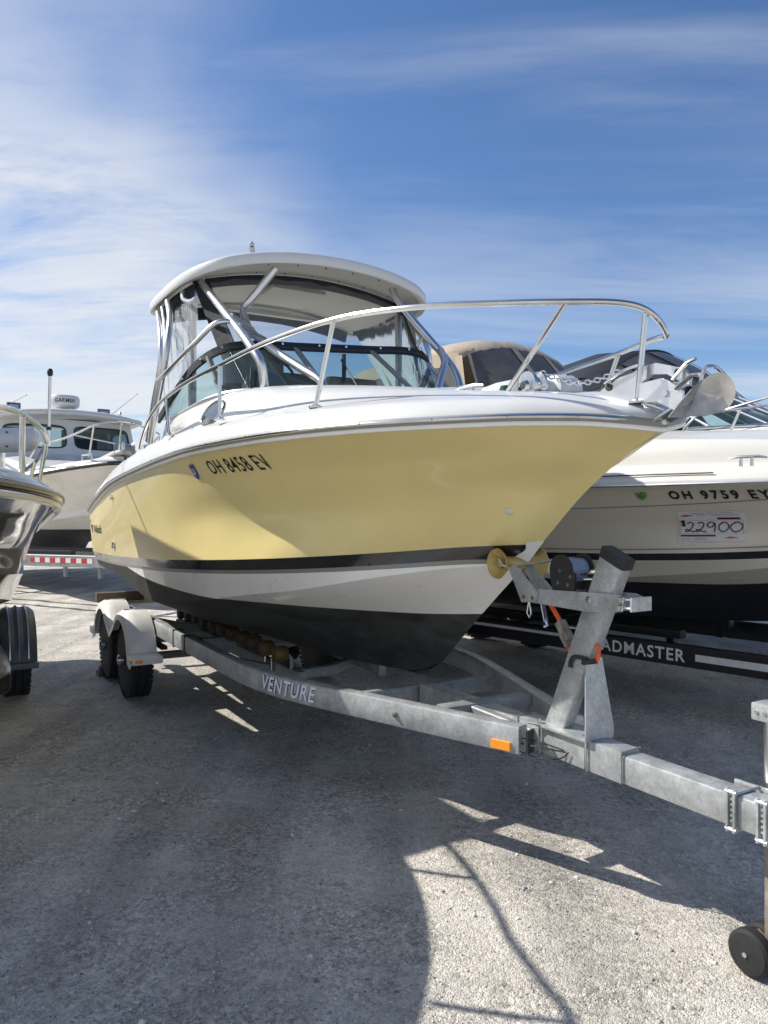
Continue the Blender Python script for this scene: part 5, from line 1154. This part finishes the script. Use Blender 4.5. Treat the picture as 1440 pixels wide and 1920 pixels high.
# ------------------------------------------------------------------ pilothouse boat, back left
def build_pilothouse():
    O, P_ = (-3.1, 9.2), 35
    root = thing('pilothouse_boat', 'white pilothouse boat with radar dome seen between the grey and yellow boats', 'boat', O, P_)
    h = gen_hull(-7.6, 0, 1.06, [(-7.6, 1.85), (-3, 1.93), (-1.5, 1.99), (-.7, 2.08), (0, 2.19)], .95, 0, 60)
    hull_parts(h, root, 'white_hull', 'white_hull', 'bottom_blue', lambda x: float(pchip([-7.6, -2, 0], [1.33, 1.36, 1.40], x)))
    b = B(); b.sweep(full_rub(h, .012, .0, .01), rr(.045, .05, .01, 2)); b.done('rub_rail', 'black_gel', root)
    b = B(); b.tube(full_rub(h, .04, .012, .012), .011, 6); b.done('rub_insert', 'alu', root)
    gen_deck(h, {-7.4: (.14, .82, 2.05, 2.05), -4.6: (.14, .82, 2.10, 2.12), -3.3: (.13, .80, 2.35, 2.45), -2.75: (.13, .78, 2.40, 2.46), -2.1: (.12, .70, 2.30, 2.34), -1.4: (.11, .6, 2.20, 2.22), -.7: (.10, .5, 2.21, 2.23), -.2: (.08, .4, 2.28, 2.29), 0: (.04, .4, 2.25, 2.25)}, root, 'white_gel')
    # pilothouse: walls with three front windows and side windows
    ph = link(bpy.data.objects.new('pilothouse', None)); ph.parent = root
    def wall(name, quad, m='white_gel', th=.05):
        q = [Vector(v) for v in quad]; n_ = (q[1] - q[0]).cross(q[3] - q[0]).normalized() * th; mk(name, [*q, *[v - n_ for v in q]], [(0, 1, 2, 3), (7, 6, 5, 4), (0, 4, 5, 1), (1, 5, 6, 2), (2, 6, 7, 3), (3, 7, 4, 0)], m, ph, False)
    Zb, Zt = 2.30, 2.98
    fb = [(-2.80, -1.02), (-2.62, 0), (-2.80, 1.02)]; ft = [(-2.98, -.95), (-2.82, 0), (-2.98, .95)]
    # windows as rounded openings: build wall with holes by strips
    def front(a, c, at_, ct, holes):
        a = Vector((*a, Zb)); c = Vector((*c, Zb)); at_ = Vector((*at_, Zt)); ct = Vector((*ct, Zt))
        def P(u, v, o=0):
            p = (a * (1 - u) + c * u) * (1 - v) + (at_ * (1 - u) + ct * u) * v; n_ = (c - a).cross(at_ - a).normalized(); n_ = n_ if n_.x > 0 or abs(n_.x) < .3 and True else -n_
            return p + n_ * o
        for (u0, u1, v0, v1) in holes:
            sh_ = [(u0 + (u1 - u0) * (.5 + .5 * x), v0 + (v1 - v0) * (.5 + .5 * y)) for x, y in [(math.copysign(min(1, abs(math.cos(t)) ** .35), math.cos(t)), math.copysign(min(1, abs(math.sin(t)) ** .35), math.sin(t))) for t in np.linspace(0, 2 * math.pi, 32, endpoint=False)]]
            n = len(sh_)
            # outer cell rectangle split round the hole
            rect = []
            for (u, v) in sh_:
                du, dv = (u - (u0 + u1) / 2) / (u1 - u0), (v - (v0 + v1) / 2) / (v1 - v0); k = .5 / max(abs(du), abs(dv)); rect.append((du * k, dv * k))
            U0, U1 = holes_cell[(u0, u1)]
            out = [(U0 + (x + .5) * (U1 - U0), (y + .5)) for x, y in rect]
            V = [P(u, v) for u, v in out] + [P(u, v) for u, v in sh_] + [P(u, v, -.05) for u, v in sh_]
            mk('wall', V, [(i, (i + 1) % n, n + (i + 1) % n, n + i) for i in range(n)] + [(n + i, n + (i + 1) % n, 2 * n + (i + 1) % n, 2 * n + i) for i in range(n)], 'white_gel', ph, True, 30)
            mk('window_pane', [P(u, v, -.02) for u, v in sh_], [tuple(range(n))], 'pilotglass', ph, False)
            b = B(); b.tube([P(u, v, .004) for u, v in sh_] + [P(*sh_[0], .004)], .010, 6, cap=False); b.done('window_frame', 'dark', ph)
    holes_cell = {(.08, .94): (0, 1), (.06, .92): (0, 1), (.1, .9): (0, 1)}
    front(fb[0], fb[1], ft[0], ft[1], [(.08, .94, .36, .86)]); front(fb[1], fb[2], ft[1], ft[2], [(.06, .92, .36, .86)])
    for sg in (-1, 1):
        a, c, a2, c2 = (-2.80, sg * 1.02), (-4.3, sg * 1.05), (-2.98, sg * .95), (-4.3, sg * .98)
        if sg < 0: front(c, a, c2, a2, [(.1, .9, .36, .86)])
        else: front(a, c, a2, c2, [(.1, .9, .36, .86)])
    b = B(); b.box((-4.35, -.62, 2.62), (.05, .80, .72)); b.box((-4.35, .62, 2.62), (.05, .80, .72)); b.done('rear_wall', 'white_gel', ph)
    b = B(); b.box((-3.2, -.45, 2.42), (.4, .5, .3), bev=.04); b.box((-3.9, -.45, 2.55), (.12, .45, .5), bev=.03); b.box((-3.9, .45, 2.55), (.12, .45, .5), bev=.03); b.done('helm_seats', 'smoke', ph)
    # roof with visor
    out = [(-2.52 + 0, 0), (-2.55, -.6), (-2.66, -.95), (-2.85, -1.08), (-4.5, -1.10), (-4.62, -1.0), (-4.65, 0)]
    S = [tuple(p)[:2] for p in smooth([(x, y, 0) for x, y in out], 4)]; ring = S + [(x, -y) for x, y in S[::-1][1:-1]]
    b = B(); b.rings([[(-3.6 + (x + 3.6) * k, y * k, z + .07 * (1 - (y) ** 2)) for x, y in ring] for k, z in ((.93, 2.955), (.985, 2.965), (1, 2.99), (.99, 3.02), (.95, 3.04), (.6, 3.06))]); rf = b.done('roof', 'white_gel', root, True, 50)
    b = B(); b.tube([(-3.10, -.16, 3.115), (-3.10, 0, 3.13), (-3.10, .2, 3.12), (-3.12, .32, 3.08)], .012, 6); b.lathe((-3.15, 0, 3.08), (0, 0, 1), [(0, .07), (.04, .06), (.05, .055), (.095, .055), (.10, .10)], 20); b.done('radar_mount', 'white_gel', rf)
    b = B(); b.lathe((-3.15, 0, 3.17), (0, 0, 1), [(0, .10), (.01, .17), (.045, .215), (.10, .228), (.165, .225), (.20, .205), (.215, .15), (.22, .02)], 40); rd = b.done('radar_dome', 'white_gel', rf)
    # lettering wraps the dome, facing the bow
    def dome(u, v):
        a = math.radians(-10) + (u - .15) / .232; return (-3.15 + .2315 * math.cos(a), .2315 * math.sin(a), 3.255 + v)
    put_text('radar_lettering', 'GARMIN', 'ink', rd, dome, width=.30, height=.060, bold=.012, spacing=1.1)
    for y in (-.75, .52):
        b = B(); b.box((-2.92, y, 3.13), (.07, .20, .13), bev=.02); fl = b.done('flood_lamp', 'white_gel', rf)
        b = B(); b.box((-2.88, y, 3.13), (.02, .165, .10), bev=.004); b.done('lamp_bezel', 'dark', fl)
        b = B(); b.box((-2.868, y, 3.13), (.008, .13, .065), bev=.002); b.done('lamp_lens', 'lamp', fl)
        b = B(); b.tube([(-2.92, y, 3.07), (-2.93, y, 3.02)], .02, 6); b.done('lamp_foot', 'dark', fl)
    for p, q in (((-3.3, .62, 3.05), (-3.9, 1.35, 3.62)), ((-3.3, -.9, 3.05), (-4.2, -1.6, 3.35)), ((-3.4, -1.0, 3.05), (-3.9, -.4, 3.45))):
        b = B(); b.tube([p, q], [.009, .005], 6); b.lathe(q, (0, 0, 1), [(-.01, .012), (.015, .010)], 6); b.done('whip_antenna', 'white_gel', rf)
    b = B(); b.lathe((-3.0, .80, 3.05), (0, 0, 1), [(0, .03), (.07, .025), (.10, .028), (.13, .01)], 10); b.done('horn', 'steel', rf)
    # bow rail
    R1 = [(-2.6, -.95, 2.30), (-1.9, -1.02, 2.42), (-1.0, -.93, 2.43), (-.55, -.72, 2.44), (-.30, -.52, 2.52), (-.12, -.32, 2.63), (.0, -.12, 2.68), (.02, 0, 2.68), (-.02, .14, 2.66), (-.35, .4, 2.64), (-.9, .72, 2.64), (-1.8, .95, 2.63), (-2.5, 1.02, 2.45)]
    g = tubes(root, 'bow_rail', 'top_rail', [R1], .014, 'steel', 4)
    for a, c in (((-1.15, -.93, 2.13), (-.75, -.82, 2.435)), ((-.28, -.35, 2.25), (-.13, -.33, 2.62)), ((-.10, -.05, 2.29), (.01, -.04, 2.68)), ((-.7, .45, 2.2), (-.5, .50, 2.64)), ((-1.4, .80, 2.15), (-1.2, .82, 2.64)), ((-2.1, -1.0, 2.12), (-1.9, -1.02, 2.42)), ((-.30, -.52, 2.52), (-.05, -.1, 2.42))): b = B(); b.tube([a, c], .012, 6); b.done('stanchion', 'steel', g)
    # pulpit and roller
    b = B(); b.sweep([(-.85, -.0, 2.235), (-.45, 0, 2.27), (-.05, 0, 2.31), (.14, 0, 2.32)], rr(.30, .05, .02, 2), scales=[1, 1, .9, .6]); pu = b.done('bow_pulpit', 'white_gel', root)
    b = B(); b.lathe((.12, -.06, 2.36), (0, 1, 0), [(0, .075), (.03, .045), (.09, .045), (.12, .075)], 16); b.done('bow_roller', 'galv_dull', pu)
    b = B(); b.tube([(-.6, -.35, 2.24), (-.6, -.35, 2.30), (-.35, -.30, 2.30), (-.35, -.30, 2.24)], .012, 6); b.done('cleat', 'steel', root)
    b = B(); b.box((-1.9, -.80, 2.22), (.16, .01, .10)); b.done('deck_vent', 'dark', root)
    # trailer with tape
    root.location = (-3.1 * 1.4, 9.2 * 1.4, -.64); root.scale = (1.4, 1.4, 1.4)     # a 9.8 m boat
    t = gen_trailer('boat_trailer', 'silver trailer with red and white reflective tape behind the left gap', (-4.89, 13.44), 62, -8.5, 2.0, 1.15, .95, .80, .19, 'galv_dull', (-6.6, -5.6), wr=.36, slope=.01, tongue=.6)
    for k in range(16):
        x = -.60 + k * .124; b = B(); b.box((x, -.988, .81 + .01 * x), (.116, .003, .08)); b.done('reflective_tape', 'red' if k % 2 == 0 else 'white', t)
    put_text('brand_lettering', 'VENTURE', 'silver', t, lambda u, v: (-1.30 + u, -.988, .775 + v), width=.52, height=.07, bold=.03)
    for x in (-1.2, .1, .9): b = B(); b.box((x, -.9, .63), (.05, .05, .18)); b.done('bracket_leg', 'galv_dull', t)
M['pilotglass'] = sheer_mat('pilothouse_glass', (.40, .52, .54), .90, (.05, .08, .09))
build_pilothouse()
# ------------------------------------------------------------------ far trees and grass beyond the yard
def build_far():
    g = mk('grass_field', [(-900, 70, .03), (900, 70, .03), (900, 1500, .03), (-900, 1500, .03)], [(0, 1, 2, 3)], 'field', None, False); g['kind'] = 'structure'
    V = []; F = []; n = 26000
    x = rng.uniform(-160, 160, n); d = rng.uniform(100, 118, n)
    from mathutils import noise as mn
    top = np.array([5.0 + 2.6 * mn.noise((a * .06, 0, 0)) + 1.6 * mn.noise((a * .25, 7, 0)) for a in x]); z = top * rng.random(n) ** .7 + .2
    for i in range(n):
        s = .35 + .35 * rng.random(); c = Vector((x[i], d[i], z[i])); a = Vector(rng.normal(size=3)).normalized() * s; b_ = Vector(rng.normal(size=3)).normalized() * s
        k = len(V); V += [tuple(c + a), tuple(c + b_), tuple(c - a), tuple(c - b_)]; F.append((k, k + 1, k + 2, k + 3))
    me = bpy.data.meshes.new('tree_line'); me.from_pydata(V, [], F); me.update()
    o = wrap('tree_line', me, 'leaf', None, False); o['kind'] = 'stuff'; tag(o, 'distant low line of dark green trees beyond the yard', 'trees')
build_far()

# small hardware too fine to pick apart stays joined
for o in list(C.objects):
    if o.name.split('.')[0] in ('screw', 'snap', 'arm_bolt', 'bolt_head', 'housing_screw', 'wiring', 'guard_bar', 'shank_bolt', 'u_bolt', 'anchor_chain', 'deck_vent', 'leaf_spring', 'canvas_strap') and len(o.data.polygons) > 0 and o.name.split('.')[0] != 'canvas_strap': o['kind'] = 'stuff'
